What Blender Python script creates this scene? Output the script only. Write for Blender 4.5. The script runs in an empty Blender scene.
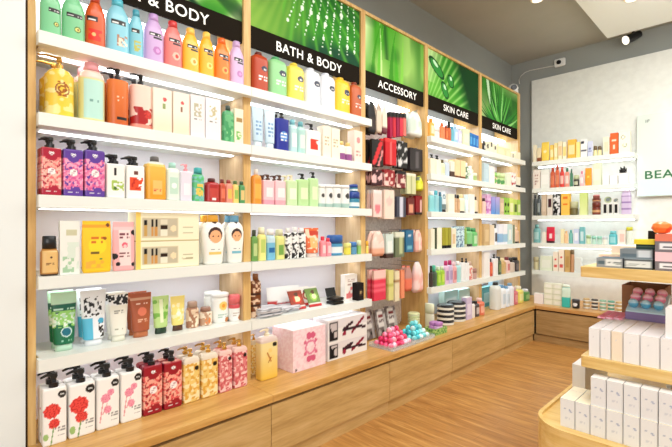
import bpy, math, random
import numpy as np
random.seed(7)
SC = bpy.context.scene
COL = SC.collection
H = 1.255            # camera height
D0 = 2.0             # camera distance from the shelf fronts
F = 430.0            # focal length in pixels (672 wide)
HY = 226.0
# ------------------------------------------------------------------ helpers
def lin(c):
    c = np.asarray(c, float)/255.0
    return np.where(c <= 0.04045, c/12.92, ((c+0.055)/1.055)**2.4)
def lin4(c): return tuple(lin(c[:3])) + (1.0,)

def yL(px, x=0.0):                      # along the long wall, on the plane at depth x
    t = (px-336)/F; w = D0-x
    return w*(1+t)/(1-t)
def xB(px, y):                          # along the back wall, on the plane at distance y
    t = (px-336)/F
    return D0 - y*(1-t)/(1+t)
def Zof(x, y): return 0.70710678*((D0-x)+y)
def zat(py, x, y): return H + (HY-py)*Zof(x, y)/F

MATS = {}
def nt(m): m.use_nodes = True; return m.node_tree, m.node_tree.nodes['Principled BSDF']
def mat(name, col, rough=0.5, metal=0.0, emit=0, ecol=None, trans=0, alpha=1, spec=0.5, coat=0):
    if name in MATS: return MATS[name]
    m = bpy.data.materials.new(name); t, b = nt(m)
    b.inputs['Base Color'].default_value = lin4(col)
    b.inputs['Roughness'].default_value = rough
    b.inputs['Metallic'].default_value = metal
    b.inputs['Specular IOR Level'].default_value = spec
    if emit: b.inputs['Emission Color'].default_value = lin4(ecol or col); b.inputs['Emission Strength'].default_value = emit
    if trans: b.inputs['Transmission Weight'].default_value = trans
    if coat: b.inputs['Coat Weight'].default_value = coat
    if alpha < 1: b.inputs['Alpha'].default_value = alpha
    MATS[name] = m; return m
def paintmat(name, rough, spec=0.5, metal=0, emit=0):
    m = bpy.data.materials.new(name); t, b = nt(m)
    a = t.nodes.new('ShaderNodeVertexColor'); a.layer_name = 'Col'
    t.links.new(a.outputs['Color'], b.inputs['Base Color'])
    b.inputs['Roughness'].default_value = rough; b.inputs['Specular IOR Level'].default_value = spec
    b.inputs['Metallic'].default_value = metal
    if emit:
        t.links.new(a.outputs['Color'], b.inputs['Emission Color']); b.inputs['Emission Strength'].default_value = emit
    MATS[name] = m; return m
paintmat('print_gloss', 0.28); paintmat('print_satin', 0.5, 0.35); paintmat('print_card', 0.75, 0.2)
paintmat('poster', 0.6, 0.2, 0, 0.12)
def wood(name, c1, c2, c3, scale=(1, 1, 1), rough=0.45, bump=0.0):
    """fine straight grain stretched along the first axis"""
    m = bpy.data.materials.new(name); t, b = nt(m); n = t.nodes; L = t.links.new
    tc = n.new('ShaderNodeTexCoord'); mp = n.new('ShaderNodeMapping'); mp.inputs['Scale'].default_value = scale
    L(tc.outputs['Object'], mp.inputs['Vector'])
    n1 = n.new('ShaderNodeTexNoise'); n1.inputs['Scale'].default_value = 3; n1.inputs['Detail'].default_value = 6; n1.inputs['Distortion'].default_value = 0.6
    n2 = n.new('ShaderNodeTexNoise'); n2.inputs['Scale'].default_value = 14; n2.inputs['Detail'].default_value = 3
    L(mp.outputs[0], n1.inputs['Vector']); L(mp.outputs[0], n2.inputs['Vector'])
    mx = n.new('ShaderNodeMath'); mx.operation = 'MULTIPLY_ADD'; mx.inputs[1].default_value = 0.35
    L(n2.outputs['Fac'], mx.inputs[0]); 
    m2 = n.new('ShaderNodeMath'); m2.operation = 'MULTIPLY'; m2.inputs[1].default_value = 0.65
    L(n1.outputs['Fac'], m2.inputs[0]); L(m2.outputs[0], mx.inputs[2])
    r = n.new('ShaderNodeValToRGB'); e = r.color_ramp.elements
    e[0].position = 0.34; e[0].color = lin4(c1); e[1].position = 0.66; e[1].color = lin4(c3)
    k = e.new(0.5); k.color = lin4(c2)
    L(mx.outputs[0], r.inputs[0]); L(r.outputs[0], b.inputs['Base Color'])
    b.inputs['Roughness'].default_value = rough
    MATS[name] = m; return m
def flecks(name, c1, c2, scale, rough=0.7):
    m = bpy.data.materials.new(name); t, b = nt(m); n = t.nodes; L = t.links.new
    tc = n.new('ShaderNodeTexCoord'); n1 = n.new('ShaderNodeTexNoise'); n1.inputs['Scale'].default_value = scale; n1.inputs['Detail'].default_value = 5
    L(tc.outputs['Object'], n1.inputs['Vector'])
    r = n.new('ShaderNodeValToRGB'); e = r.color_ramp.elements
    e[0].position = 0.35; e[0].color = lin4(c1); e[1].position = 0.65; e[1].color = lin4(c2)
    L(n1.outputs['Fac'], r.inputs[0]); L(r.outputs[0], b.inputs['Base Color']); b.inputs['Roughness'].default_value = rough
    MATS[name] = m; return m

wood('oak_edge', (196, 152, 88), (214, 174, 108), (228, 194, 132), (6, 6, 0.5))
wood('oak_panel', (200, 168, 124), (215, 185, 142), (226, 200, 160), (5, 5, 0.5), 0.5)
wood('oak_top', (184, 136, 70), (208, 160, 88), (224, 182, 112), (6, 0.6, 6), 0.32)
wood('oak_door', (178, 142, 86), (198, 162, 102), (212, 178, 122), (6, 0.7, 7), 0.45)
wood('oak_back_top', (180, 130, 72), (205, 154, 92), (222, 174, 112), (0.6, 6, 6), 0.35)
wood('oak_back_door', (150, 118, 74), (170, 138, 90), (188, 156, 108), (0.7, 6, 7), 0.45)
wood('birch_table', (216, 176, 100), (232, 196, 122), (242, 212, 148), (0.7, 5, 9), 0.35)
flecks('ceiling_paint', (174, 173, 164), (180, 179, 170), 2.0, 0.9)
flecks('grey_paint', (152, 156, 152), (157, 161, 157), 2.0, 0.85)
flecks('white_brick', (228, 231, 226), (235, 238, 233), 16.0, 0.7)
mat('white_wall', (236, 242, 240), 0.6)
mat('shelf_white', (236, 240, 234), 0.35)
mat('back_white', (240, 238, 246), 0.5)
mat('led', (255, 255, 255), 0.5, emit=6.5, ecol=(248, 250, 255))
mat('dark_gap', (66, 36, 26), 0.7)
mat('black_plastic', (18, 18, 20), 0.28)
mat('black_matte', (26, 25, 24), 0.7)
mat('white_plastic', (240, 240, 238), 0.3)
mat('cream_plastic', (240, 228, 196), 0.35)
mat('gold', (214, 168, 84), 0.25, 0.8)
mat('brown_plastic', (84, 48, 30), 0.35)
mat('pink_plastic', (240, 160, 168), 0.3)
mat('chrome', (200, 200, 205), 0.2, 1.0)
mat('band', (32, 27, 20), 0.9, spec=.1)
mat('letter_white', (250, 250, 245), 0.5, emit=0.25)
mat('letter_green', (38, 110, 66), 0.5)
mat('letter_grey', (120, 130, 130), 0.5)
mat('frost_glass', (222, 234, 226), 0.15, spec=0.6)
mat('cyan_glass', (214, 244, 246), 0.2)
mat('clear_tray', (235, 240, 240), 0.08, alpha=0.28)
mat('panel_cream', (236, 240, 236), 0.8)
mat('lamp_glow', (255, 248, 230), 0.5, emit=1.4)
mat('cable', (226, 224, 218), 0.5)

# floor: planks running across the aisle
m = bpy.data.materials.new('floor_planks'); t, b = nt(m); n = t.nodes; L = t.links.new
tc = n.new('ShaderNodeTexCoord')
br = n.new('ShaderNodeTexBrick'); br.inputs['Scale'].default_value = 1.0
br.inputs['Brick Width'].default_value = 1.25; br.inputs['Row Height'].default_value = 0.13; br.inputs['Mortar Size'].default_value = 0.0012
br.inputs['Color1'].default_value = lin4((164, 112, 54)); br.inputs['Color2'].default_value = lin4((196, 142, 76)); br.inputs['Mortar'].default_value = lin4((120, 76, 36))
br.offset = 0.37; L(tc.outputs['Object'], br.inputs['Vector'])
mp = n.new('ShaderNodeMapping'); mp.inputs['Scale'].default_value = (1.3, 14, 1); L(tc.outputs['Object'], mp.inputs['Vector'])
ns = n.new('ShaderNodeTexNoise'); ns.inputs['Scale'].default_value = 2.2; ns.inputs['Detail'].default_value = 8; ns.inputs['Roughness'].default_value = 0.65; ns.inputs['Distortion'].default_value = 0.8
L(mp.outputs[0], ns.inputs['Vector'])
rp = n.new('ShaderNodeValToRGB'); e = rp.color_ramp.elements
e[0].position = 0.3; e[0].color = lin4((122, 78, 36)); e[1].position = 0.68; e[1].color = lin4((226, 178, 108)); k = e.new(0.5); k.color = lin4((188, 134, 72))
L(ns.outputs['Fac'], rp.inputs[0])
mx = n.new('ShaderNodeMix'); mx.data_type = 'RGBA'; mx.inputs['Factor'].default_value = 0.6
L(br.outputs['Color'], mx.inputs['A']); L(rp.outputs[0], mx.inputs['B']); L(mx.outputs['Result'], b.inputs['Base Color'])
b.inputs['Roughness'].default_value = 0.33
MATS['floor_planks'] = m
# pegboard
flecks('peg_grey', (214, 206, 200), (236, 230, 224), 60.0, 0.6)

# ------------------------------------------------------------------ mesh basics
def link(name, mesh, parent=None, loc=None, rz=0):
    o = bpy.data.objects.new(name, mesh); COL.objects.link(o)
    if parent is not None: o.parent = parent
    if loc is not None: o.location = loc
    if rz: o.rotation_euler = (0, 0, rz)
    return o
def empty(name, loc, rz=0):
    return link(name, None, None, loc, rz)
def tag(o, label, cat, group=None, kind=None):
    o['label'] = label; o['category'] = cat
    if group: o['group'] = group
    if kind: o['kind'] = kind
    return o
class MB:
    def __init__(s): s.v = []; s.f = []; s.m = []; s.mi = 0
    def box(s, x0, x1, y0, y1, z0, z1):
        k = len(s.v)
        s.v += [(x0, y0, z0), (x1, y0, z0), (x1, y1, z0), (x0, y1, z0), (x0, y0, z1), (x1, y0, z1), (x1, y1, z1), (x0, y1, z1)]
        for q in ((3, 2, 1, 0), (4, 5, 6, 7), (0, 1, 5, 4), (1, 2, 6, 5), (2, 3, 7, 6), (3, 0, 4, 7)):
            s.f.append([k+i for i in q]); s.m.append(s.mi)
        return s
    def tube(s, pts, r, seg=8, caps=True):
        pts = [np.array(p, float) for p in pts]; rings = []
        rr = r if hasattr(r, '__len__') else [r]*len(pts)
        for i, p in enumerate(pts):
            d = pts[min(i+1, len(pts)-1)]-pts[max(i-1, 0)]; d /= (np.linalg.norm(d)+1e-12)
            a = np.array((0, 0, 1.)) if abs(d[2]) < .9 else np.array((1., 0, 0))
            u = np.cross(d, a); u /= np.linalg.norm(u); w = np.cross(d, u)
            k = len(s.v)
            for j in range(seg):
                an = 2*math.pi*j/seg; s.v.append(tuple(p+rr[i]*(math.cos(an)*u+math.sin(an)*w)))
            rings.append(k)
        for a, c in zip(rings, rings[1:]):
            for j in range(seg):
                s.f.append([a+j, a+(j+1) % seg, c+(j+1) % seg, c+j]); s.m.append(s.mi)
        if caps:
            s.f.append([rings[0]+j for j in range(seg)][::-1]); s.m.append(s.mi)
            s.f.append([rings[-1]+j for j in range(seg)]); s.m.append(s.mi)
        return s
    def prism(s, poly, z0, z1):
        k = len(s.v); n_ = len(poly)
        s.v += [(x, y, z0) for x, y in poly]+[(x, y, z1) for x, y in poly]
        s.f.append([k+i for i in range(n_)][::-1]); s.m.append(s.mi)
        s.f.append([k+n_+i for i in range(n_)]); s.m.append(s.mi)
        for i in range(n_):
            j = (i+1) % n_; s.f.append([k+i, k+j, k+n_+j, k+n_+i]); s.m.append(s.mi)
        return s
    def mesh(s, name, mats, smooth=False, bevel=0):
        me = bpy.data.meshes.new(name); me.from_pydata(s.v, [], s.f)
        for mm in (mats if isinstance(mats, (list, tuple)) else [mats]):
            me.materials.append(MATS[mm] if isinstance(mm, str) else mm)
        me.polygons.foreach_set('material_index', s.m)
        if smooth: me.polygons.foreach_set('use_smooth', [True]*len(me.polygons))
        me.update()
        return me
    def build(s, name, mats, parent=None, loc=None, rz=0, smooth=False, bevel=0, kind=None):
        o = link(name, s.mesh(name, mats, smooth), parent, loc, rz)
        if bevel:
            md = o.modifiers.new('b', 'BEVEL'); md.width = bevel; md.segments = 2; md.limit_method = 'ANGLE'
        if kind: o['kind'] = kind
        return o

def colmesh(name, V, Fc, C, matn, smooth=True):
    me = bpy.data.meshes.new(name)
    me.from_pydata([tuple(v) for v in V], [], Fc)
    at = me.color_attributes.new('Col', 'FLOAT_COLOR', 'POINT')
    buf = np.ones((len(V), 4), np.float32); buf[:, :3] = C
    at.data.foreach_set('color', buf.ravel())
    me.materials.append(MATS[matn])
    if smooth: me.polygons.foreach_set('use_smooth', [True]*len(me.polygons))
    me.update(); return me

# ------------------------------------------------------------------ painting of printed surfaces
def hsh(a, b, s):
    x = np.sin(a*127.1+b*311.7+s*74.7)*43758.5453
    return x-np.floor(x)
def vnoise(x, y, s=0):
    xi = np.floor(x); yi = np.floor(y); fx = x-xi; fy = y-yi
    fx = fx*fx*(3-2*fx); fy = fy*fy*(3-2*fy)
    return (hsh(xi, yi, s)*(1-fx)+hsh(xi+1, yi, s)*fx)*(1-fy)+(hsh(xi, yi+1, s)*(1-fx)+hsh(xi+1, yi+1, s)*fx)*fy
def paint(ops, U, V, S, asp):
    """U -1..1 across the face, V 0..1 upward, S>0 on the front. asp = height/half width"""
    base = ops[0]
    C = np.tile(lin(base), (len(U), 1)); front = S > -0.05
    for o in ops[1:]:
        k = o[0]
        if k == 'r': m = front & (U >= o[1]) & (U <= o[2]) & (V >= o[3]) & (V <= o[4]); c = o[5]
        elif k == 'b': m = (V >= o[1]) & (V <= o[2]); c = o[3]
        elif k == 'd': m = front & (((U-o[1])/o[3])**2+((V-o[2])*asp/o[3]/(o[5] if len(o) > 5 else 1))**2 <= 1); c = o[4]
        elif k == 'o':                                   # ring
            q = np.sqrt((U-o[1])**2+((V-o[2])*asp)**2); m = front & (q >= o[3]) & (q <= o[4]); c = o[5]
        elif k == 'n': m = vnoise(U*o[2]+9, V*asp*o[2]+5, o[4]) > o[3]; c = o[1]
        elif k == 'nr':
            m = front & (U >= o[1]) & (U <= o[2]) & (V >= o[3]) & (V <= o[4]) & (vnoise(U*o[6]+9, V*asp*o[6]+5, o[8]) > o[7]); c = o[5]
        elif k == 'fl':                                  # ruffled flower: u, v, r, colour, darker colour
            du = U-o[1]; dv = (V-o[2])*asp; q = np.hypot(du, dv); a = np.arctan2(dv, du)
            m = front & (q <= o[3]*(0.95+0.05*np.sin(a*9)+0.02*np.sin(a*17))); C[m] = lin(o[4])
            m = m & (np.sin(q/o[3]*12+2.2*np.sin(a*5)) > 0.72); c = o[5]
        elif k == 't':                                   # small print lines
            m = front & (U >= o[1]) & (U <= o[2]) & (V >= o[3]) & (V <= o[4])
            q = (V-o[3])/(o[4]-o[3])*o[6]; m = m & ((q-np.floor(q)) < 0.55) & (hsh(np.floor(U*9), np.floor(q), 3) > 0.2); c = o[5]
        elif k == 'g':
            f = np.clip((V-o[1])/(o[2]-o[1]), 0, 1)[:, None]; C = C*(1-f)+lin(o[3])*f; continue
        elif k == 'ln':                                  # stroke: u0,v0,u1,v1,half width
            ax, ay, bx, by = o[1], o[2]*asp, o[3], o[4]*asp; px, py = U-ax, V*asp-ay; dx, dy = bx-ax, by-ay
            tt = np.clip((px*dx+py*dy)/(dx*dx+dy*dy), 0, 1); m = front & (np.hypot(px-tt*dx, py-tt*dy) < o[5]); c = o[6]
        C[m] = lin(c)
    return C
def square_ring(k):
    q = []
    for side in range(4):
        for i in range(k):
            s_ = -1+2*i/k
            q.append([(1, s_), (-s_, 1), (-1, -s_), (s_, -1)][side])
    return np.array(q, float)
def loft(name, secs, k, rows, ops, matn, hh=None, flat_top=True):
    """secs: (z, half depth, half width, exponent). closed at both ends"""
    secs = sorted(secs, key=lambda q: q[0]); zs = [q[0] for q in secs]
    z0, z1 = zs[0], zs[-1]
    zz = np.unique(np.round(np.concatenate([np.linspace(z0, z1, rows), zs]), 5))
    Q = square_ring(k); N = len(Q); V = []; U = []; VV = []; S = []
    hh = hh or z1
    wref = max(q[2] for q in secs)
    for z in zz:
        a = np.interp(z, zs, [q[1] for q in secs]); b_ = np.interp(z, zs, [q[2] for q in secs]); n_ = np.interp(z, zs, [q[3] for q in secs])
        nn = (np.abs(Q[:, 0])**n_+np.abs(Q[:, 1])**n_)**(1/n_)
        X = Q[:, 0]/nn; Y = Q[:, 1]/nn
        V.append(np.stack([X*a, Y*b_, np.full(N, z)], 1)); U.append(Y*b_/wref); VV.append(np.full(N, z/hh)); S.append(X)
    V = np.concatenate(V); U = np.concatenate(U); VV = np.concatenate(VV); S = np.concatenate(S)
    R = len(zz); Fc = []
    for r in range(R-1):
        for j in range(N):
            j2 = (j+1) % N; Fc.append((r*N+j, r*N+j2, (r+1)*N+j2, (r+1)*N+j))
    Fc.append(tuple(range(N))[::-1]); Fc.append(tuple((R-1)*N+j for j in range(N)))
    C = paint(ops, U, VV, S, hh/max(wref, 1e-4))
    me = colmesh(name, V, Fc, C, matn)
    me.polygons[len(Fc)-1].use_smooth = False; me.polygons[len(Fc)-2].use_smooth = False
    return me
def carton(name, Dp, W, h, ops, matn, k=10, rows=14, top=None, z0=0.0):
    """box with painted front (+x), plain other faces"""
    V = []; Fc = []; U = []; VV = []; S = []
    def face(fn, nu, nv, s_, uv=None):
        base = len(V)
        for j in range(nv+1):
            for i in range(nu+1):
                u = -1+2*i/nu; v = j/nv; V.append(fn(u, v)); U.append(u); VV.append(v if s_ != 3 else 1.0); S.append(s_)
        for j in range(nv):
            for i in range(nu):
                q = base+j*(nu+1)+i; Fc.append((q, q+1, q+nu+2, q+nu+1))
    a, b_ = Dp/2, W/2
    face(lambda u, v: (a, u*b_, z0+v*h), k, rows, 1)
    face(lambda u, v: (u*a, -b_, z0+v*h), max(2, k//2), rows, -1)
    face(lambda u, v: (-u*a, b_, z0+v*h), 1, 1, -1)
    face(lambda u, v: (-a, -u*b_, z0+v*h), 1, 1, -1)
    face(lambda u, v: (a-2*a*v, u*b_, z0+h), 2, 2, 3)
    face(lambda u, v: (-a+2*a*v, u*b_, z0), 1, 1, -1)
    U = np.array(U); VV = np.array(VV); S = np.array(S)
    C = paint(ops, U, VV, np.where(S == 1, 1.0, -1.0), h/b_)
    if top is not None: C[S == 3] = lin(top)
    return colmesh(name, V, Fc, C, matn, smooth=False)

def pump_mesh(name, r, ht, matn, reach=None):
    """collar, stem and nozzled head; base at z=0, total height ht; nozzle points along -y"""
    mb = MB(); reach = reach or r*2.6
    mb.tube([(0, 0, 0), (0, 0, ht*.34)], r, 12)
    mb.tube([(0, 0, ht*.34), (0, 0, ht*.62)], [r*.62, r*.45], 10)
    mb.tube([(0, 0, ht*.6), (0, 0, ht*.74), (0, 0, ht)], [r*.62, r*.8, r*.74], 12)
    mb.tube([(r*.1, r*.2, ht*.9), (r*.35, -reach*.6, ht*.92), (r*.45, -reach, ht*.8)], [r*.42, r*.34, r*.26], 8)
    return mb.mesh(name, matn, smooth=False)
def simplecap(name, rx, ry, z0, z1, col, matn='print_gloss', n_=2.0, taper=.94, seg=5):
    e_ = min(rx, ry)*.15
    return loft(name, [(z0, rx, ry, n_), (z1-e_, rx*taper, ry*taper, n_), (z1, rx*taper-e_, ry*taper-e_, n_)], seg, 3, [col], matn)

# ------------------------------------------------------------------ product kinds
def build(kind, W, h, Dp, st, res, loc, rz):
    """make one product standing at loc; returns the root object"""
    big = 1.7 if res[1] > 34 else 1.25
    k = int(min(64 if kind in ('box', 'card') else 30, max(3, res[0]*big))); rows = int(min(64, max(5, res[1]*big)))
    ops = st['ops']; cap = st.get('cap', (240, 240, 238)); a, b_ = Dp/2, W/2
    fin = st.get('mat', 'print_gloss')
    if kind in ('box', 'card'):
        me = carton('product_carton', Dp, W, h, ops, st.get('mat', 'print_card'), k, rows, st.get('top'))
        return link('product_carton', me, None, loc, rz)
    if kind == 'lotion':                      # sloping shoulders, round neck cap
        root = empty('lotion_bottle', loc, rz); n_ = 2.6
        s = [(0, a*.9, b_*.92, n_), (h*.015, a, b_, n_), (h*.60, a, b_, n_), (h*.69, a*.94, b_*.92, n_), (h*.78, a*.8, b_*.72, 2.2), (h*.86, a*.66, b_*.5, 2)]
        link('body', loft('body', s, k, rows, ops, fin, h), root)
        link('cap', simplecap('cap', min(a*.74, b_*.5), b_*.5, h*.855, h, cap), root); return root
    if kind == 'pump':                        # slab bottle with pump
        f = st.get('f', .8); n_ = st.get('n', 6); root = empty('pump_bottle', loc, rz); hb = h*f; e_ = hb*.03
        sh = st.get('sh', .0)
        s = [(0, a*.94, b_*.96, n_), (e_, a, b_, n_), (hb*(1-sh)-e_, a, b_, n_), (hb*(1-sh*.4), a*.9, b_*(.93-sh*2), max(2.2, n_*.7)), (hb, a*.55, b_*(.8-sh*5 if sh else .86), max(2, n_*.6))]
        link('body', loft('body', s, k, rows, ops, fin, hb), root)
        pr = min(b_*.34, a*.62, .014)*st.get('pr', 1)
        link('pump', pump_mesh('pump', pr, h-hb, cap if isinstance(cap, str) else 'black_plastic', st.get('reach', .9)*b_), root, (0, 0, hb)); return root
    if kind == 'bottle':                      # body, shoulder, plain cap
        f = st.get('f', .8); cw = st.get('cw', .55); n_ = st.get('n', 3); root = empty('plastic_bottle', loc, rz); hb = h*f
        s = [(0, a*.92, b_*.92, n_), (h*.02, a, b_, n_), (hb*.86, a, b_, n_), (hb*.95, a*.86, b_*.86, n_), (hb, a*.6, b_*max(cw, .5), 2.2)]
        link('body', loft('body', s, k, rows, ops, fin, hb), root)
        link('cap', simplecap('cap', min(a*.9, b_*cw), b_*cw, hb, h, cap if not isinstance(cap, str) else (20, 20, 20)), root); return root
    if kind == 'tube':                        # flattened crimped tube standing on its cap
        root = empty('cream_tube', loc, rz); hc = h*st.get('fc', .14)
        s = [(hc, a*.9, b_*.74, 2.2), (hc+h*.02, a, b_*.8, 2.2), (h*.55, a*.62, b_*.9, 2.2), (h*.93, a*.14, b_, 2.4), (h, a*.1, b_, 3)]
        link('body', loft('body', s, k, rows, ops, fin, h), root)
        link('cap', simplecap('cap', a*.84, b_*.7, 0, hc, cap), root); return root
    if kind == 'jar':
        root = empty('cream_jar', loc, rz); hb = h*st.get('f', .62)
        s = [(0, a*.86, b_*.86, 2), (hb*.12, a*.97, b_*.97, 2), (hb*.9, a*.97, b_*.97, 2), (hb, a*.86, b_*.86, 2)]
        link('body', loft('body', s, k, rows, ops, fin, hb), root)
        link('lid', simplecap('lid', a, b_, hb, h, cap, n_=2, taper=.98), root); return root
    if kind == 'pouch':                       # soft refill pouch, gusset base
        s = [(0, a*.8, b_*.9, 3), (h*.04, a, b_*.96, 3), (h*.3, a*.9, b_, 3), (h*.7, a*.5, b_, 3.4), (h*.92, a*.14, b_*.97, 4), (h, a*.05, b_*.95, 6)]
        return link('refill_pouch', loft('refill_pouch', s, k, rows, ops, st.get('mat', 'print_satin'), h), None, loc, rz)
    if kind == 'kids':                        # waisted bottle with wide flat cap
        root = empty('shampoo_bottle', loc, rz)
        s = [(0, a*.8, b_*.70, 2.6), (h*.03, a*.95, b_*.76, 2.6), (h*.3, a, b_*.86, 2.6), (h*.5, a, b_*.98, 2.4), (h*.64, a, b_, 2.3), (h*.76, a*.9, b_*.88, 2.2), (h*.83, a*.7, b_*.66, 2), (h*.86, a*.5, b_*.48, 2)]
        link('body', loft('body', s, k, rows, ops, fin, h), root)
        link('cap', simplecap('cap', a*.7, b_*.46, h*.86, h, cap), root); return root
    raise ValueError(kind)
CAT = {'box': 'box', 'card': 'card', 'lotion': 'bottle', 'pump': 'bottle', 'bottle': 'bottle', 'tube': 'tube', 'jar': 'jar', 'pouch': 'pouch', 'kids': 'bottle'}
RATIO = {'box': .8, 'card': .2, 'lotion': .62, 'pump': .55, 'bottle': .75, 'tube': .5, 'jar': 1.0, 'pouch': .4, 'kids': .5}
ORD = ['first', 'second', 'third', 'fourth', 'fifth', 'sixth', 'seventh', 'eighth', 'ninth', 'tenth', 'eleventh', 'twelfth']
NUM = ['zero', 'one', 'two', 'three', 'four', 'five', 'six', 'seven', 'eight', 'nine', 'ten', 'eleven', 'twelve']
SHZ = {1: H+.765, 2: H+.445, 3: H+.123, 4: H-.199, 5: H-.524, 6: H-.865}
G = 0.0006
LABELS = {}
def label_row(items, rowname, end):
    """items: [(object, description, category)] in order from one end"""
    cnt = {}
    for o, d, c in items: cnt.setdefault(d, []).append(o)
    for o, d, c in items:
        n_ = len(cnt[d])
        if n_ == 1: lb = f'{d}, {rowname}'; gp = None
        else:
            i = cnt[d].index(o); lb = f'{d}, {ORD[i]} of {NUM[n_]} from {end}, {rowname}'; gp = f'{d} in the {rowname}'
        if len(lb.split()) > 16: print('LONG', len(lb.split()), lb)
        if lb in LABELS: print('DUP', lb)
        LABELS[lb] = 1
        tag(o, lb, c, gp)
PY = [.350, 1.345, 2.322, 3.136, 4.120, 5.085]      # post centres
PT = .023
def fit(a, b):
    m_ = (a+b)/2
    for i in range(5):
        if PY[i] < m_ <= PY[i+1]: return max(a, PY[i]+PT+.002), min(b, PY[i+1]-PT-.005)
    return a, b
def row(shelf, specs, rowname, wall='L', xf=-.02, end='near end', maxh=None, squeeze=.96):
    z = SHZ[shelf] if not isinstance(shelf, float) else shelf
    maxh = maxh or (.256 if shelf != 6 else .279)
    if shelf == 1 and wall == 'L': maxh = .246
    out = []; behind = []
    for sp in specs:
        kind, p0, p1, yt, st, desc = sp[:6]; ex = sp[6] if len(sp) > 6 else {}
        ratio = ex.get('k', RATIO[kind]); f_ = ex.get('xf', xf)
        if wall == 'L':
            y0, y1 = fit(yL(p0, f_), yL(p1, f_)); W = (y1-y0)*squeeze; Dp = min(max(W*ratio, .008), .2)
            if kind not in ('box', 'card') and p0 < 250:
                y0, y1 = fit(yL(p0, f_-Dp/2), yL(p1, f_-Dp/2)); W = (y1-y0)*squeeze; Dp = min(W*ratio, .16)
                if ex.get('rnd'): pass
            Dp = ex.get('D', Dp); x = f_-Dp/2; y = (y0+y1)/2; zc = zat(yt, x if kind not in ('box', 'card') else f_, y); loc = (x, y, z+G); rz = 0; Zc = Zof(x, y)
        else:
            x0, x1 = xB(p0, f_), xB(p1, f_); W = (x1-x0)*squeeze; Dp = ex.get('D', min(max(W*ratio, .01), .16))
            if kind not in ('box', 'card'):
                x0, x1 = xB(p0, f_+Dp/2), xB(p1, f_+Dp/2); W = (x1-x0)*squeeze
            y = f_+Dp/2; x = (x0+x1)/2; zc = zat(yt, x, f_); loc = (x, y, z+G); rz = -math.pi/2; Zc = Zof(x, y)
        h = min(zc-z, ex.get('mh', maxh))
        if 'dz' in ex: loc = (loc[0], loc[1], loc[2]+ex['dz']); h = min(zc-z-ex['dz'], maxh-ex['dz'])
        res = ((p1-p0)*1.1+1, h*F/Zc*.95)
        o = build(kind, W, h, Dp, st, res, loc, rz+ex.get('rz', 0))
        out.append((o, desc, CAT[kind]))
        for j in range(ex.get('behind', 0)):
            dd = (Dp*1.06+.004)*(j+1)
            l2 = (loc[0]-dd, loc[1], loc[2]) if wall == 'L' else (loc[0], loc[1]+dd, loc[2])
            r2 = o.copy(); COL.objects.link(r2); r2.location = l2
            for ch in list(o.children):
                c2 = ch.copy(); COL.objects.link(c2); c2.parent = r2
            behind.append((r2, 'rear ' + (desc.replace(' with black pump', '') if len(desc.split()) > 5 else desc), CAT[kind]))
    label_row(out, rowname, end); label_row(behind, rowname, end)
    return out

#@@SETTING
# ================================================================== the room
def struct(name, mb, mats, **k): return mb.build(name, mats, kind='structure', **k)
CZ = H+2.10
struct('floor', MB().box(-.6, 7, -3, 6, -.05, 0), 'floor_planks')
struct('ceiling', MB().box(-.6, 7, -3, 6, CZ, CZ+.06), 'ceiling_paint')
struct('wall_left', MB().box(-.45, -.35, -3, 5.7, 0, CZ), 'grey_paint')
struct('wall_back', MB().box(-.45, 7, 5.6, 5.7, 0, CZ), 'grey_paint')
struct('wall_front', MB().box(-.345, -.042, -3, .3295, 0, CZ-.001), 'white_wall')
struct('gap_shade', MB().box(-.34, -.062, .3298, .3375, 0, CZ-.002), 'dark_gap')  # dark filler strip: colour stands in for shade in the pier-post gap
struct('trim_1', MB().box(-.08, 3.6, 5.552, 5.598, .001, H+1.82), 'white_brick')

# hanging ceiling panel
o = MB().box(.8235, 5, .6, 5.2, H+1.969, H+2.02).build('ceiling_panel', 'panel_cream')
tag(o, 'large pale flat panel hung under the grey ceiling', 'ceiling panel')
MB().box(1.3, 1.34, 4.4, 4.44, H+2.02, CZ).box(1.3, 1.34, 2.0, 2.04, H+2.02, CZ).build('hanger', 'black_matte', o)
def downlight(x, y, z, lb):
    e_ = empty('downlight', (x, y, z)); tag(e_, lb, 'ceiling light')
    MB().tube([(0, 0, -.012), (0, 0, 0)], .06, 20).build('rim', 'cream_plastic', e_)
    MB().tube([(0, 0, -.02), (0, 0, -.012)], .042, 20).build('lens', 'lamp_glow', e_)
downlight(.507, 4.12, CZ, 'small round cream downlight in the grey ceiling')
downlight(1.18, 4.42, H+1.969, 'small round downlight in the pale hanging panel')

# spotlight under the panel by the back wall
e_ = empty('spotlight', (.99, 5.42, H+2.09)); tag(e_, 'black spotlight with bright white face below the hanging panel', 'spotlight')
MB().box(-.05, .32, -.02, .02, -.03, .01).build('track', 'black_matte', e_)
MB().tube([(.02, 0, -.03), (.02, 0, -.11)], .012, 8).build('bracket', 'black_matte', e_)
MB().tube([(.08, -.02, -.09), (-.02, -.12, -.155)], [.035, .05], 16).build('housing', 'black_plastic', e_)
MB().tube([(-.021, -.121, -.1557), (-.026, -.126, -.159)], .044, 16).build('lens', 'lamp_glow', e_)
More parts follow.
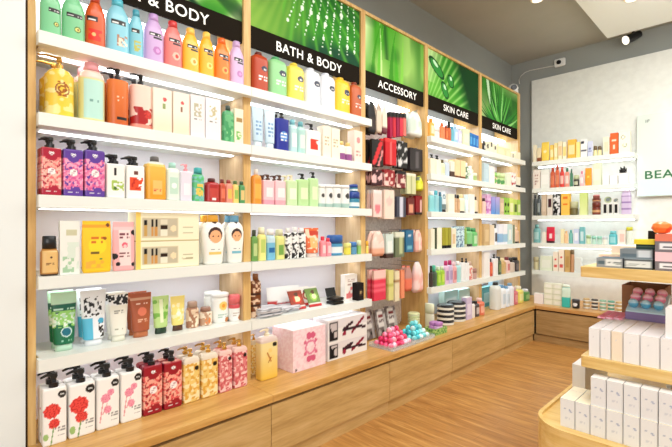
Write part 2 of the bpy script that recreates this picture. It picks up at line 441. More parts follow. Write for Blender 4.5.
# cameras
def dome(x, y, z, rz, lb, s=1):
    e_ = empty('security_camera', (x, y, z)); e_.rotation_euler = (0, 0, rz); tag(e_, lb, 'camera')
    MB().tube([(0, 0, 0), (0, .0, .0), (-.0, 0, .03*s)], .05*s, 18).build('mount', 'white_plastic', e_)
    ball = loft('housing', [(-.045*s, .015*s, .015*s, 2), (-.03*s, .04*s, .04*s, 2), (0, .052*s, .052*s, 2), (.03*s, .04*s, .04*s, 2), (.045*s, .015*s, .015*s, 2)], 6, 8, [(238, 238, 236)], 'print_gloss')
    link('housing', ball, e_, (0, 0, .055*s))
    MB().tube([(.03*s, -.02*s, .055*s), (.058*s, -.03*s, .05*s)], .026*s, 14).build('lens', 'black_plastic', e_)
dome(-.11, 5.065, H+1.558, -.5, 'white dome security camera with black lens atop the shelving end', 1.15)
e_ = empty('security_camera', (.241, 5.598, H+1.972)); tag(e_, 'square white security camera with dark lens on the grey back wall', 'camera')
MB().box(-.065, .065, -.04, 0, -.05, .05).build('housing', 'white_plastic', e_, bevel=.02)
MB().tube([(0, -.04, 0), (-.005, -.056, -.004)], .024, 14).build('lens', 'black_plastic', e_)
pts = []
for px, py in [(519.5, 84), (519, 80), (521, 76), (525, 72.5), (530, 70.5), (540, 68.5), (550, 66.5), (556, 65.5)]:
    pts.append((xB(px, 5.59), 5.59, zat(py, xB(px, 5.59), 5.59)))
o = MB().tube(pts, .006, 6).build('power_cable', 'cable', smooth=True); tag(o, 'thin white cable curving between the two security cameras', 'cable')

# ================================================================== shelving
TOPZ = H+1.555
BAY = ['nearest bay', 'second bay', 'accessory bay', 'fourth bay', 'corner bay']
def text_obj(name, s, W, hcap, matn, parent, loc, rot, sub=None, ext=.0015):
    cu = bpy.data.curves.new(name, 'FONT'); cu.body = s; cu.size = 1; cu.extrude = 0
    cu.space_character = 1.08; cu.offset = .012
    tmp = bpy.data.objects.new('tmp_text', cu); COL.objects.link(tmp)
    dg = bpy.context.evaluated_depsgraph_get(); me = bpy.data.meshes.new_from_object(tmp.evaluated_get(dg))
    bpy.data.objects.remove(tmp)
    co = np.array([v.co[:] for v in me.vertices]); mn = co.min(0); mxx = co.max(0)
    for v in me.vertices:
        v.co.x = (v.co.x-mn[0])/(mxx[0]-mn[0])*W; v.co.y = (v.co.y-mn[1])/(mxx[1]-mn[1])*hcap
    me.materials.clear(); me.materials.append(MATS[matn])
    P = sorted(((min(me.vertices[i].co.x for i in p.vertices), max(me.vertices[i].co.x for i in p.vertices), p.index) for p in me.polygons))
    words, reach_ = [[]], None
    for a, b_, i in P:
        if reach_ is not None and a > reach_+hcap*.24: words.append([])
        words[-1].append(i); reach_ = max(reach_ if reach_ is not None else b_, b_)
    for wd in words:
        used = sorted({v for i in wd for v in me.polygons[i].vertices}); mp_ = {v: k for k, v in enumerate(used)}
        m2 = bpy.data.meshes.new(name); m2.from_pydata([me.vertices[v].co[:] for v in used], [], [[mp_[v] for v in me.polygons[i].vertices] for i in wd]); m2.materials.append(MATS[matn])
        o = link(name, m2, parent, loc); o.rotation_euler = rot
    return o
def poster(i, W, Hh):
    nu, nv = 150, 110
    u, v = np.meshgrid(np.linspace(0, 1, nu), np.linspace(0, 1, nv)); u = u.ravel(); v = v.ravel()
    X = u*W/Hh; Y = v                          # square units, X runs along the bay
    def mixc(a, b_, f): f = np.clip(f, 0, 1)[:, None]; return a*(1-f)+b_*f
    dk, md, lt, pl = lin((18, 78, 40)), lin((62, 150, 50)), lin((140, 205, 90)), lin((222, 240, 190))
    one = np.ones((len(u), 1))
    if i == 0:
        f = vnoise(X*1.6-Y*1.2, Y*3, 4); C = mixc(one*lt, one*md, f*1.1); C = mixc(C, one*pl, (np.sin(X*9-Y*7)*.5+.5)**4*.8); C = mixc(C, one*dk, (vnoise(X*3+Y*5, Y*2, 8)-.72)*4)
    elif i == 1:
        a = np.arctan2(X-.95, 1.5-Y)
        C = mixc(one*lin((150, 190, 90)), one*md, u*1.8+.1*np.sin(a*60)); C = mixc(C, one*dk, (v-.55)*1.8*u+.15*np.sin(a*45)*u)
        C = mixc(C, one*lin((20, 90, 60)), (.22-u)*5*(v-.3)*2.2)
        C = mixc(C, one*lin((110, 190, 70)), (np.sin(a*34)*.5+.5)**6*.6*(u > .25))
        rnd = random.Random(5)
        for s_ in range(9):
            x0 = .98+s_*.15; ang = -.75+.1*s_; yy = .98
            while yy > .02+.3*abs(s_-5)/6:
                r = rnd.uniform(.008, .016) if rnd.random() < .8 else rnd.uniform(.022, .036)
                cx = x0+(1-yy)*ang*.55+rnd.uniform(-.01, .01); m_ = np.hypot(X-cx, (Y-yy)*.8) < r; C[m_] = lin((236, 252, 236)); yy -= rnd.uniform(.035, .085)
    elif i == 2:
        f = vnoise(X*2.2, Y*1.3, 2); C = mixc(one*lin((190, 222, 140)), one*lin((90, 175, 50)), f*1.3)
        C = mixc(C, one*pl, (.16-u)*7*(v+.2)); C = mixc(C, one*dk, np.clip(1-np.abs(X-.62+.12*(Y-.8))/.10, 0, 1)*(v > .35)*.75)
        for x0, sl, wd, cc in [(.25, .5, .055, (70, 160, 30)), (.42, .32, .05, (110, 200, 60)), (.5, -.1, .03, (215, 240, 180)), (.8, .3, .07, (60, 150, 30)), (.98, -.35, .06, (90, 185, 50)), (1.15, .1, .05, (150, 215, 90))]:
            m_ = np.abs(X-x0-sl*Y*Y*.5) < wd*(1-Y*.95); C[m_] = C[m_]*.25+lin(cc)*.75
        C = mixc(C, one*lin((40, 120, 40)), (vnoise(X*4, Y*2, 11)-.62)*2.4)
    elif i == 3:
        d = (X+1.1*(Y-.5)); C = mixc(one*lin((120, 195, 80)), one*md, d*.8); r_ = np.sin((Y*1.0+X*.75)*26)*.5+.5
        a = np.arctan2(Y+.9, X+.35)
        C = mixc(C, one*lin((176, 226, 140)), (np.sin(a*70)*.5+.5)**3*.8); C = mixc(C, one*dk, (X+Y*.6-1.55)*2.2)
        C = mixc(C, one*pl, (.30-u-.2*(1-v))*3*(v > .3)); C = mixc(C, one*lin((30, 100, 50)), (.2-v)*2*(.6-u))
        for cx, cy, rx, ry, an in [(.40, .66, .36, .13, -.5), (1.0, .50, .17, .13, -.8), (.74, .24, .22, .12, -.9)]:
            ca, sa = math.cos(an), math.sin(an); p = ((X-cx)*ca+(Y-cy)*sa)/rx; q = (-(X-cx)*sa+(Y-cy)*ca)/ry; rr = p*p+q*q
            C[rr < 1] = lin((22, 92, 46)); C[rr < .62] = lin((70, 160, 80)); m_ = ((p+.25)**2+(q-.35)**2) < .1; C[m_] = lin((215, 245, 215))
    else:
        C = mixc(one*lin((24, 84, 36)), one*lin((90, 170, 70)), vnoise(X*5, Y*3, 3)); C = mixc(C, one*lin((190, 215, 150)), (v-.75)*4*(u-.35))
        rnd = random.Random(3)
        for s_ in range(40):
            an = math.radians(10+160*((s_*7) % 40)/39); ln_ = rnd.uniform(.7, 1.5); cx, cy = 1.15, -.2
            p = (X-cx)*math.cos(an)+(Y-cy)*math.sin(an); q = -(X-cx)*math.sin(an)+(Y-cy)*math.cos(an); q = q-.12*p*p*math.cos(an)
            m_ = (p > .05) & (p < ln_) & (np.abs(q) < .06*(1-p/ln_)+.008); C[m_] = lin(rnd.choice([(60, 150, 60), (110, 190, 90), (160, 220, 140), (26, 96, 44), (44, 124, 50)]))
        for cx, cy, ll in [(.45, .75, .45)]:
            m_ = (np.abs((X-cx)+(Y-cy)*.25) < .07*np.clip((Y-.35)*3, 0, 1)); C[m_] = lin((205, 230, 200))
    C = np.clip(C, 0, 1)**1.22*np.array([.92, .95, .9])
    V = np.stack([np.zeros_like(u), u*W, v*Hh], 1)
    Fc = [(j*nu+i_, j*nu+i_+1, (j+1)*nu+i_+1, (j+1)*nu+i_) for j in range(nv-1) for i_ in range(nu-1)]
    return colmesh('picture', V, Fc, C, 'poster', smooth=False)

TXT = [('BATH & BODY', .564, 1.121), ('BATH & BODY', 1.558, 2.115), ('ACCESSORY', 0, 0), ('SKIN CARE', 0, 0), ('SKIN CARE', 0, 0)]
def ytxt(p): return yL(p, -.05)
TXT[2] = ('ACCESSORY', ytxt(379), ytxt(417.5)); TXT[3] = ('SKIN CARE', ytxt(444.5), ytxt(469)); TXT[4] = ('SKIN CARE', ytxt(493.5), ytxt(511.5))
PHR = ['with light green leaf picture', 'with water-drop picture', 'with ACCESSORY sign and pegboard', 'with big-drop leaf picture', 'with palm leaf picture at the room corner']
for i in range(5):
    y0, y1 = PY[i], PY[i+1]; root = empty('shelving_bay', (0, (y0+y1)/2, SHZ[6]+G)); cy = (y0+y1)/2; cz = SHZ[6]+G
    tag(root, 'oak and white wall shelving ' + ['nearest the camera', 'under the water-drop picture', 'holding hooks under ACCESSORY sign', 'under the big-drop leaf picture', 'at the room corner'][i], 'shelving')
    def B(mb, name, mm, par=root, **k): return mb.build(name, mm, par, loc=(0, -cy, -cz), **k)
    zb = SHZ[6]+G
    B(MB().box(-.335, -.045, y0-PT+(0 if i else .011), y0+PT-(0.0 if i else .009), zb, TOPZ), 'side_panel', 'oak_edge')
    if i == 4: B(MB().box(-.335, -.045, y1-PT, y1+PT, zb, TOPZ), 'side_panel', 'oak_edge')
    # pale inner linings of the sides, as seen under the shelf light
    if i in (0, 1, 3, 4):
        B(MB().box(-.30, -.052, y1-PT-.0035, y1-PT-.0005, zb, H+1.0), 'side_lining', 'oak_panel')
    B(MB().box(-.325, -.305, y0+PT+.001, y1-PT-.001, zb, H+1.012), 'back_panel', 'back_white')
    B(MB().box(-.335, -.045, y0+PT+.0006, y1-PT-.0006, TOPZ-.022, TOPZ), 'top_rail', 'oak_edge')
    sp = B(MB().box(-.075, -.060, y0+PT+.0006, y1-PT-.0006, H+1.015, TOPZ-.0225), 'sign_panel', 'band')
    sp['label'] = 'dark lettered sign ' + PHR[i]
    W = y1-y0-2*PT
    pz = H+1.135; me = poster(i, W-.002, TOPZ-.022-pz); link('picture', me, sp, (-.0585, y0+PT+.001, pz))
    s_, ta, tb = TXT[i]
    text_obj('lettering', s_, tb-ta, .058, 'letter_white', sp, (-.0585, ta, H+1.044), (math.pi/2, 0, math.pi/2))
    B(MB().box(-.29, -.20, y0+PT+.01, y1-PT-.01, H+1.0, H+1.014), 'light_strip', 'led')
    if i != 2:
        for s in range(1, 6):
            z = SHZ[s]; ya = y0 if i else y0+.013; yb = y1 if i != 4 else y1+.065
            if i == 1: yb = yL(372, 0)
            if i == 3: ya = y0+.002
            g = .0015
            mb = MB().box(-.3045, -.044, y0+PT+.0005, y1-PT-.0040, z-.05, z).box(-.044, 0, ya+g, yb-g, z-.05, z)
            sh = B(mb, 'shelf', 'shelf_white')
            st_ = B(MB().box(-.10, -.075, y0+PT+.02, y1-PT-.02, z-.060, z-.0505), 'light_strip', 'led', par=sh) if False else MB().box(-.15, -.115, y0+PT+.02, y1-PT-.02, z-.0535, z-.0505).build('light_strip', 'led', sh)
# worktops
o = MB().box(-.335, .22, .338, 1.325, SHZ[6]-.038, SHZ[6]).build('worktop', 'oak_top', bevel=.003); tag(o, 'long oak worktop section under the nearest shelving bay', 'worktop')
o = MB().box(-.335, .22, 1.3265, 5.55, SHZ[6]-.038, SHZ[6]).build('worktop', 'oak_top', bevel=.003); tag(o, 'long oak worktop running from the second bay to the corner', 'worktop')
o = MB().box(.222, 3.6, 4.85, 5.55, SHZ[6]-.038, SHZ[6]).build('worktop', 'oak_back_top', bevel=.003); tag(o, 'oak worktop along the back wall', 'worktop')
CB = [.338, 1.320, 2.300, 3.116, 4.110, 4.85]
zt = SHZ[6]-.038
for i in range(5):
    a, c = CB[i], CB[i+1]; root = empty('base_cabinet', (0, (a+c)/2, 0)); cy = (a+c)/2
    tag(root, 'long low oak cabinet with plain front below the ' + BAY[i], 'cabinet')
    MB().box(-.335, .185, a-cy+.001, c-cy-.001, .075, zt).build('carcass', 'dark_gap', root)
    MB().box(.186, .212, a-cy+.0022, c-cy-.0022, .082, zt-.016).build('door', 'oak_door', root)
    MB().box(-.33, .198, a-cy+.001, c-cy-.001, 0, .074).build('plinth', 'oak_door', root)
for j, (a, c) in enumerate([(.222, 1.6), (1.602, 3.58)]):
    root = empty('base_cabinet', ((a+c)/2, 5.2, 0)); cx = (a+c)/2
    tag(root, ['long low oak cabinet on the back wall beside the corner', 'low oak cabinet on the back wall behind the display table'][j], 'cabinet')
    MB().box(a-cx, c-cx, -.31, .345, .075, zt).build('carcass', 'dark_gap', root)
    MB().box(a-cx+.002, c-cx-.002, -.335, -.311, .082, zt-.016).build('door', 'oak_back_door', root)
    MB().box(a-cx-(.022 if j == 0 else 0), c-cx, -.325, .345, 0, .074).build('plinth', 'oak_back_door', root)
# back wall shelves
for s in range(1, 6):
    z = SHZ[s]; x0, x1 = .018, 1.035
    root = empty('wall_shelf', ((x0+x1)/2, 5.552, z-.05)); cx = (x0+x1)/2
    tag(root, f'white floating back wall shelf, {ORD[s-1]} from top', 'shelf', 'white floating shelves on the back wall')
    MB().box(x0-cx, x1-cx, -.252, 0, 0, .05).build('board', 'shelf_white', root)
    MB().box(x0-cx+.02, x1-cx-.02, -.10, -.08, -.009, -.0005).build('light_strip', 'led', root)
# glass sign
xs = 1.03
root = empty('glass_sign', (xs, 5.50, H+.31)); tag(root, 'frosted pale green glass sign with green lettering beside back shelves', 'sign')
MB().box(0, 1.6, 0, .012, 0, .86).build('panel', 'frost_glass', root)
MB().box(.01, 1.6, -.003, -.0005, .006, .175).build('lower_strip', 'cyan_glass', root)
text_obj('lettering', 'BEAUTY', .52, .085, 'letter_green', root, (.07, -.003, .182), (math.pi/2, 0, 0))
text_obj('small_lettering', 'IF', .035, .03, 'letter_grey', root, (.075, -.003, .775), (math.pi/2, 0, 0))
for q in ((.06, .03), (.06, .83)): MB().tube([(q[0], .012, q[1]), (q[0], .051, q[1])], .01, 10).build('standoff', 'chrome', root)

#@@PRODUCTS
exec_products = True
K = (24, 22, 22); WH = (240, 240, 238); CR = (246, 236, 212)
def lot(base, blob, blob2, cap):
    return dict(ops=[base, ('r', -.62, .62, .53, .60, K), ('t', -.5, .5, .545, .585, WH, 1), ('r', -.2, .7, .47, .515, K),
                     ('d', .15, .24, .42, blob), ('d', .2, .24, .2, blob2)], cap=cap)
GRN = (128, 205, 150)
row(1, [
 ('lotion', 36, 61, -14, dict(ops=[GRN, ('r', -.3, .8, .45, .52, K), ('t', -.2, .7, .465, .5, WH, 1), ('d', .45, .22, .28, (70, 120, 40)), ('d', .45, .22, .18, (236, 230, 120)), ('d', .47, .22, .09, (120, 70, 40))], cap=(70, 170, 100)), 'green shampoo bottle with avocado picture', {'behind': 0}),
 ('lotion', 61.5, 84.5, -8, dict(ops=[GRN, ('r', -.7, .7, .45, .52, K), ('t', -.6, .6, .465, .5, WH, 1), ('d', .25, .22, .30, (70, 120, 40)), ('d', .25, .22, .20, (236, 230, 120)), ('d', .28, .22, .10, (120, 70, 40))], cap=(70, 170, 100)), 'green shampoo bottle with avocado picture'),
 ('lotion', 85, 105, -3, dict(ops=[(214, 88, 30), ('r', -.9, .1, .47, .56, K), ('t', -.8, 0, .49, .54, WH, 1), ('nr', -.8, .6, .1, .32, (224, 40, 20), 3, .45, 2), ('d', -.3, .22, .2, (250, 190, 120))], cap=(190, 60, 20)), 'burnt orange shampoo bottle with fruit picture'),
 ('lotion', 105.5, 129, 0, dict(ops=[(140, 208, 226), ('r', -.7, .5, .50, .58, K), ('t', -.6, .4, .515, .56, WH, 1), ('nr', -.2, .7, .12, .32, (170, 120, 90), 4, .45, 2), ('nr', -.2, .7, .12, .32, (236, 220, 200), 5, .6, 5)], cap=(80, 186, 206)), 'light blue shampoo bottle with shell picture'),
 ('lotion', 129, 143, 10.5, dict(ops=[(128, 200, 216), ('r', -.8, .3, .50, .58, K), ('t', -.7, .2, .515, .56, WH, 1), ('nr', -.5, .5, .12, .34, (190, 190, 90), 4, .45, 2)], cap=(70, 160, 180)), 'blue shampoo bottle with yellow flower picture'),
 ('lotion', 143.5, 163, 15, lot((206, 172, 220), (186, 120, 190), (230, 160, 220), (196, 156, 214)), 'lilac shampoo bottle with black label'),
 ('lotion', 163.5, 181.5, 22, lot((236, 128, 122), (250, 190, 170), (226, 60, 50), (210, 60, 60)), 'coral pink shampoo bottle'),
 ('lotion', 182, 198.5, 29, lot((250, 190, 60), (252, 222, 150), (240, 150, 30), (252, 200, 90)), 'yellow shampoo bottle with black label'),
 ('lotion', 199, 213.5, 33, lot((252, 186, 50), (250, 220, 120), (240, 160, 30), (252, 206, 90)), 'yellow shampoo bottle with black label'),
 ('lotion', 214, 229, 39, lot((246, 130, 40), (250, 180, 90), (210, 70, 20), (240, 110, 40)), 'orange shampoo bottle'),
 ('lotion', 229.5, 243, 42, lot((216, 184, 222), (190, 130, 190), (230, 160, 220), (206, 170, 216)), 'pale lilac shampoo bottle')],
 'top shelf, nearest bay', xf=-.015, squeeze=.995)
gold_emb = dict(ops=[(244, 206, 70), ('g', .5, 0, (250, 214, 60)), ('n', (252, 232, 150), 3, .6, 3), ('o', .05, .55, .42, .52, (150, 80, 20)), ('o', .05, .55, .2, .3, (150, 80, 20)), ('nr', -.3, .4, .4, .7, (170, 96, 20), 7, .6, 4)], cap='gold', f=.80, n=2.2, sh=.12, pr=1.0, reach=1.5)
row(2, [
 ('pump', 44, 74, 57.5, gold_emb, 'large golden pump bottle with embossed emblem', {'k': .85, 'behind': 1}),
 ('bottle', 78, 104.5, 60, dict(ops=[(226, 226, 160), ('b', .84, 1, (246, 214, 200)), ('r', -.75, .75, .06, .80, (190, 232, 220)), ('t', -.35, .35, .38, .46, (120, 170, 160), 1)], cap=(240, 168, 176), f=.86, cw=.62, n=2.4), 'mint labelled bottle with pink cap', {'k': .85, 'behind': 1}),
 ('pump', 106.5, 128, 68, dict(ops=[(206, 96, 36), ('g', .0, .9, (228, 122, 52)), ('t', -.3, .3, .6, .66, (250, 220, 190), 1), ('t', -.2, .2, .52, .56, (250, 220, 190), 1), ('r', -.3, .7, .12, .19, K)], cap='black_plastic', f=.80, n=2.6, reach=1.1), 'burnt orange bottle with black pump', {'k': .8, 'behind': 1}),
 ('pump', 129.5, 151.5, 74.5, dict(ops=[(248, 216, 200), ('nr', -1, 1, .1, .48, (176, 30, 30), 3, .45, 2), ('fl', .45, .33, .42, (214, 60, 50), (150, 20, 24)), ('b', 0, .1, (236, 150, 130))], cap='black_plastic', f=.80, n=2.6, reach=1.1), 'clear pink bottle with red flowers and black pump', {'k': .8, 'behind': 1}),
 ('box', 153, 172.5, 89, dict(ops=[(250, 238, 222), ('g', .5, 0, (250, 222, 190)), ('fl', .2, .76, .22, (220, 110, 110), (190, 70, 70)), ('r', -.05, .3, .54, .66, (150, 170, 110)), ('r', .93, 1, 0, 1, (238, 206, 190))], top=(252, 246, 236)), 'tall cream carton with pink flower', {'k': .8, 'D': .06}),
 ('box', 173, 190, 93, dict(ops=[(250, 240, 224), ('g', .5, 0, (250, 224, 192)), ('fl', .1, .76, .22, (220, 110, 110), (190, 70, 70)), ('r', -.1, .15, .54, .66, (150, 110, 90)), ('r', .93, 1, 0, 1, (238, 206, 190))], top=(252, 246, 236)), 'tall cream carton with pink flower', {'D': .06}),
 ('box', 190.5, 205, 95.5, dict(ops=[(240, 234, 234), ('nr', -.5, .5, .5, .8, (190, 186, 160), 5, .45, 3), ('t', -.5, .5, .42, .48, (140, 140, 130), 1)], top=(252, 250, 246)), 'tall grey-white carton with leaf print', {'D': .06}),
 ('box', 205.5, 221, 98.5, dict(ops=[(240, 236, 238), ('nr', -.5, .5, .5, .8, (200, 190, 150), 5, .45, 5), ('t', -.5, .5, .42, .48, (140, 140, 130), 1)], top=(252, 250, 246)), 'tall grey-white carton with leaf print', {'D': .06}),
 ('bottle', 222, 233.5, 106, dict(ops=[(110, 190, 130), ('d', .1, .3, .5, (170, 220, 160)), ('n', (70, 160, 100), 2, .62, 2)], cap=(50, 70, 60), f=.86, cw=.4, n=3), 'translucent green bottle', {'k': .6}),
 ('box', 234.5, 243.5, 109, dict(ops=[(250, 240, 210), ('r', -.6, .7, .62, .74, (170, 140, 90)), ('nr', -.6, .6, .1, .35, (120, 190, 100), 4, .5, 2)], top=(250, 244, 226)), 'small cream carton with gold band', {'D': .04})],
 'second shelf, nearest bay', xf=-.02)
def onfl(base, low, a, b2):
    return dict(ops=[low, ('n', a, 4.0, .42, 3), ('n', b2, 5.5, .60, 6), ('n', base, 5, .74, 9), ('b', .80, 1, base), ('d', 0, .80, .6, base, .7), ('b', 0, .14, base), ('d', .3, .14, .42, base, .8),
                     ('d', 0, .50, .40, (250, 244, 240)), ('t', -.22, .22, .44, .56, (190, 150, 160), 3), ('t', -.55, .5, .07, .10, WH, 1), ('o', 0, .87, .1, .18, WH)], cap='black_plastic', f=.82, n=9, pr=1.1, reach=1.0)
it = row(3, [
 ('pump', 38.3, 61, 137.5, onfl((176, 22, 52), (244, 196, 180), (250, 176, 160), (240, 120, 120)), 'crimson floral bottle with black pump', {'behind': 1}),
 ('pump', 61.8, 82.5, 140, onfl((96, 60, 156), (236, 130, 170), (250, 170, 200), (220, 90, 150)), 'purple floral bottle with black pump', {'behind': 1}),
 ('pump', 83.2, 104, 141, onfl((96, 60, 156), (236, 130, 170), (250, 170, 200), (220, 90, 150)), 'purple floral bottle with black pump', {'behind': 1}),
 ('pump', 105, 124, 155, dict(ops=[(248, 246, 238), ('nr', -.5, .85, .22, .52, (170, 200, 90), 5, .5, 2), ('d', -.1, .28, .18, (70, 110, 40)), ('r', -.25, .05, .66, .88, K)], cap='black_plastic', f=.78, n=7, pr=1.2, reach=1.1), 'white pump bottle with olive sprig', {'behind': 1}),
 ('pump', 124.8, 143.5, 157, dict(ops=[(250, 248, 244), ('nr', -.7, .8, .24, .64, (232, 76, 36), 2.6, .32, 2), ('nr', -.5, .6, .3, .6, (200, 40, 20), 5, .62, 7), ('r', -.2, .2, .72, .84, (110, 60, 50))], cap='black_plastic', f=.78, n=7, pr=1.2, reach=1.1), 'white pump bottle with red blossom', {'behind': 1}),
 ('bottle', 144, 164.5, 157, dict(ops=[(236, 160, 40), ('g', .1, .8, (240, 190, 80)), ('r', -.45, .5, .14, .5, (246, 196, 110)), ('t', -.35, .4, .22, .3, (220, 80, 60), 2), ('b', .93, 1, (220, 220, 210))], cap=(96, 92, 88), f=.88, cw=.45, n=5), 'amber glass bottle with silver neck'),
 ('bottle', 165, 179, 163, dict(ops=[(226, 240, 226), ('r', -.6, .6, .2, .7, (196, 226, 206)), ('d', 0, .45, .4, (246, 250, 244))], cap=(170, 220, 206), f=.86, cw=.5, n=3), 'pale mint bottle with white dot'),
 ('pump', 179.3, 191.5, 164.5, dict(ops=[(232, 224, 236), ('r', -.5, .5, .2, .6, (246, 240, 246))], cap='pink_plastic', f=.8, n=3), 'pale lilac pump bottle'),
 ('bottle', 192, 203.5, 168, dict(ops=[(120, 190, 180), ('r', -.6, .6, .2, .62, (246, 200, 90)), ('n', (90, 190, 120), 3, .6, 4)], cap=(60, 170, 170), f=.82, cw=.7, n=3), 'teal capped bottle with yellow label'),
 ('bottle', 204, 218.5, 178.5, dict(ops=[(176, 40, 40), ('r', -.6, .6, .2, .7, (196, 70, 60)), ('r', -.3, .3, .1, .2, WH)], cap=(90, 30, 30), f=.84, cw=.5, n=3), 'dark red squat bottle'),
 ('bottle', 219, 224.8, 179.5, dict(ops=[(200, 80, 50), ('r', -.6, .6, .2, .7, (230, 120, 90))], cap=(120, 40, 30), f=.84, cw=.6, n=3), 'small rust red bottle', {'k': .9}),
 ('bottle', 225, 231.8, 180, dict(ops=[(240, 150, 130), ('r', -.6, .6, .2, .7, (246, 190, 90))], cap=(160, 60, 50), f=.84, cw=.6, n=3), 'small peach bottle', {'k': .9}),
 ('bottle', 232, 238, 181, dict(ops=[(240, 210, 120), ('r', -.6, .6, .2, .7, (150, 190, 90))], cap=(90, 120, 60), f=.84, cw=.6, n=3), 'small yellow bottle', {'k': .9}),
 ('bottle', 238.2, 244.5, 181.5, dict(ops=[(80, 150, 90), ('r', -.6, .6, .2, .7, (230, 200, 130))], cap=(60, 90, 60), f=.84, cw=.6, n=3), 'small green bottle', {'k': .9})],
 'third shelf, nearest bay', xf=-.015)
def add_logo(o, s, W, hc, z, y, x, matn='letter_white'):
    bd = [c for c in o.children if c.name.split('.')[0] == 'body'][0]
    text_obj('logo_lettering', s, W, hc, matn, bd, (x+.0012, y, z), (math.pi/2, 0, math.pi/2))
face = lambda hair, lab: dict(ops=[(250, 248, 240), ('d', 0, .60, .60, hair), ('d', 0, .56, .50, (250, 180, 130)), ('d', -.22, .57, .06, K), ('d', .22, .57, .06, K), ('d', 0, .87, .2, hair), ('r', -.55, .5, .20, .25, lab), ('t', -.4, .4, .29, .32, (120, 130, 130), 1)])
gift = lambda: dict(ops=[(246, 240, 208), ('b', 0, .03, (200, 184, 130)), ('b', .97, 1, (252, 248, 226)), ('r', -1, -.86, 0, 1, (246, 214, 110)), ('r', -.82, .30, .14, .82, (214, 202, 168)), ('r', -.80, .26, .18, .78, (196, 186, 160)),
     ('r', -.76, -.66, .20, .56, (200, 160, 90)), ('r', -.76, -.66, .56, .74, K), ('r', -.56, -.47, .20, .5, (206, 150, 80)), ('r', -.55, -.48, .5, .76, K), ('r', -.44, -.36, .2, .5, (206, 150, 80)), ('r', -.43, -.37, .5, .76, K),
     ('r', -.28, -.04, .2, .42, (238, 232, 210)), ('r', -.28, -.04, .42, .56, (50, 34, 24)), ('r', -.28, -.04, .6, .76, (222, 214, 190)), ('d', .15, .45, .1, (240, 220, 180)), ('t', .42, .8, .46, .52, (180, 170, 130), 1), ('t', .42, .8, .28, .36, (180, 170, 130), 2)], top=(250, 244, 214))
gy0, gy1 = 134.5, 200
row(4, [
 ('bottle', 38.3, 58.5, 236, dict(ops=[(190, 130, 60), ('r', -.85, .85, .12, .92, (232, 190, 120)), ('t', -.5, .5, .4, .5, (120, 80, 40), 2), ('d', .1, .68, .14, (90, 60, 40)), ('b', 0, .08, (70, 50, 30))], cap=(26, 28, 30), f=.68, cw=.82, n=3), 'amber bottle with wide black cap', {'k': .7}),
 ('card', 59.5, 80, 221, dict(ops=[(238, 240, 232), ('r', -.35, .7, .72, .83, (206, 204, 170)), ('nr', -.7, .4, .04, .34, (170, 206, 170), 3, .45, 3), ('nr', -.3, .9, .1, .6, (222, 234, 220), 2.4, .5, 8)], top=(250, 250, 246)), 'thin white carton with pale leaf print', {'D': .02}),
 ('pouch', 81, 111.5, 221, dict(ops=[(250, 200, 40), ('b', .86, .93, (240, 160, 40)), ('d', 0, .52, .62, (252, 216, 40)), ('t', -.4, .4, .56, .72, (210, 110, 30), 2), ('r', -.5, .1, .36, .40, (110, 90, 30)), ('d', .5, .66, .14, (150, 80, 30)), ('nr', -.8, .8, .08, .28, (246, 176, 60), 4, .5, 4), ('d', .2, .26, .08, (80, 140, 60)), ('d', .75, .92, .14, (110, 60, 30))]), 'bright yellow refill pouch'),
 ('pouch', 112, 134.5, 222, dict(ops=[(246, 180, 180), ('b', .84, .9, (240, 200, 200)), ('r', -.5, .6, .1, .84, (250, 220, 216)), ('t', -.4, .5, .66, .8, (120, 60, 70), 2), ('d', .05, .52, .28, (230, 100, 120)), ('d', .05, .5, .16, (250, 200, 200)), ('t', -.5, .5, .28, .4, (120, 70, 70), 2), ('d', .9, .78, .25, K), ('d', -.9, .3, .3, K), ('d', .8, .12, .2, K), ('d', -.6, .14, .2, K)]), 'pink and white refill pouch with black patches'),
 ('box', gy0, gy1, 241.5, gift(), 'lower cream gift set box with window', {'D': .10, 'xf': -.02}),
 ('kids', 200.5, 224.5, 215, dict(ops=face((60, 34, 30), (236, 206, 110))['ops'], cap=(250, 186, 60)), 'white shampoo bottle with yellow cap and child face', {'behind': 1}),
 ('kids', 225, 249, 213.5, dict(ops=face((60, 40, 34), (120, 190, 210))['ops'], cap=(110, 176, 214)), 'white shampoo bottle with blue cap and child face', {'behind': 1})],
 'fourth shelf, nearest bay', xf=-.015)
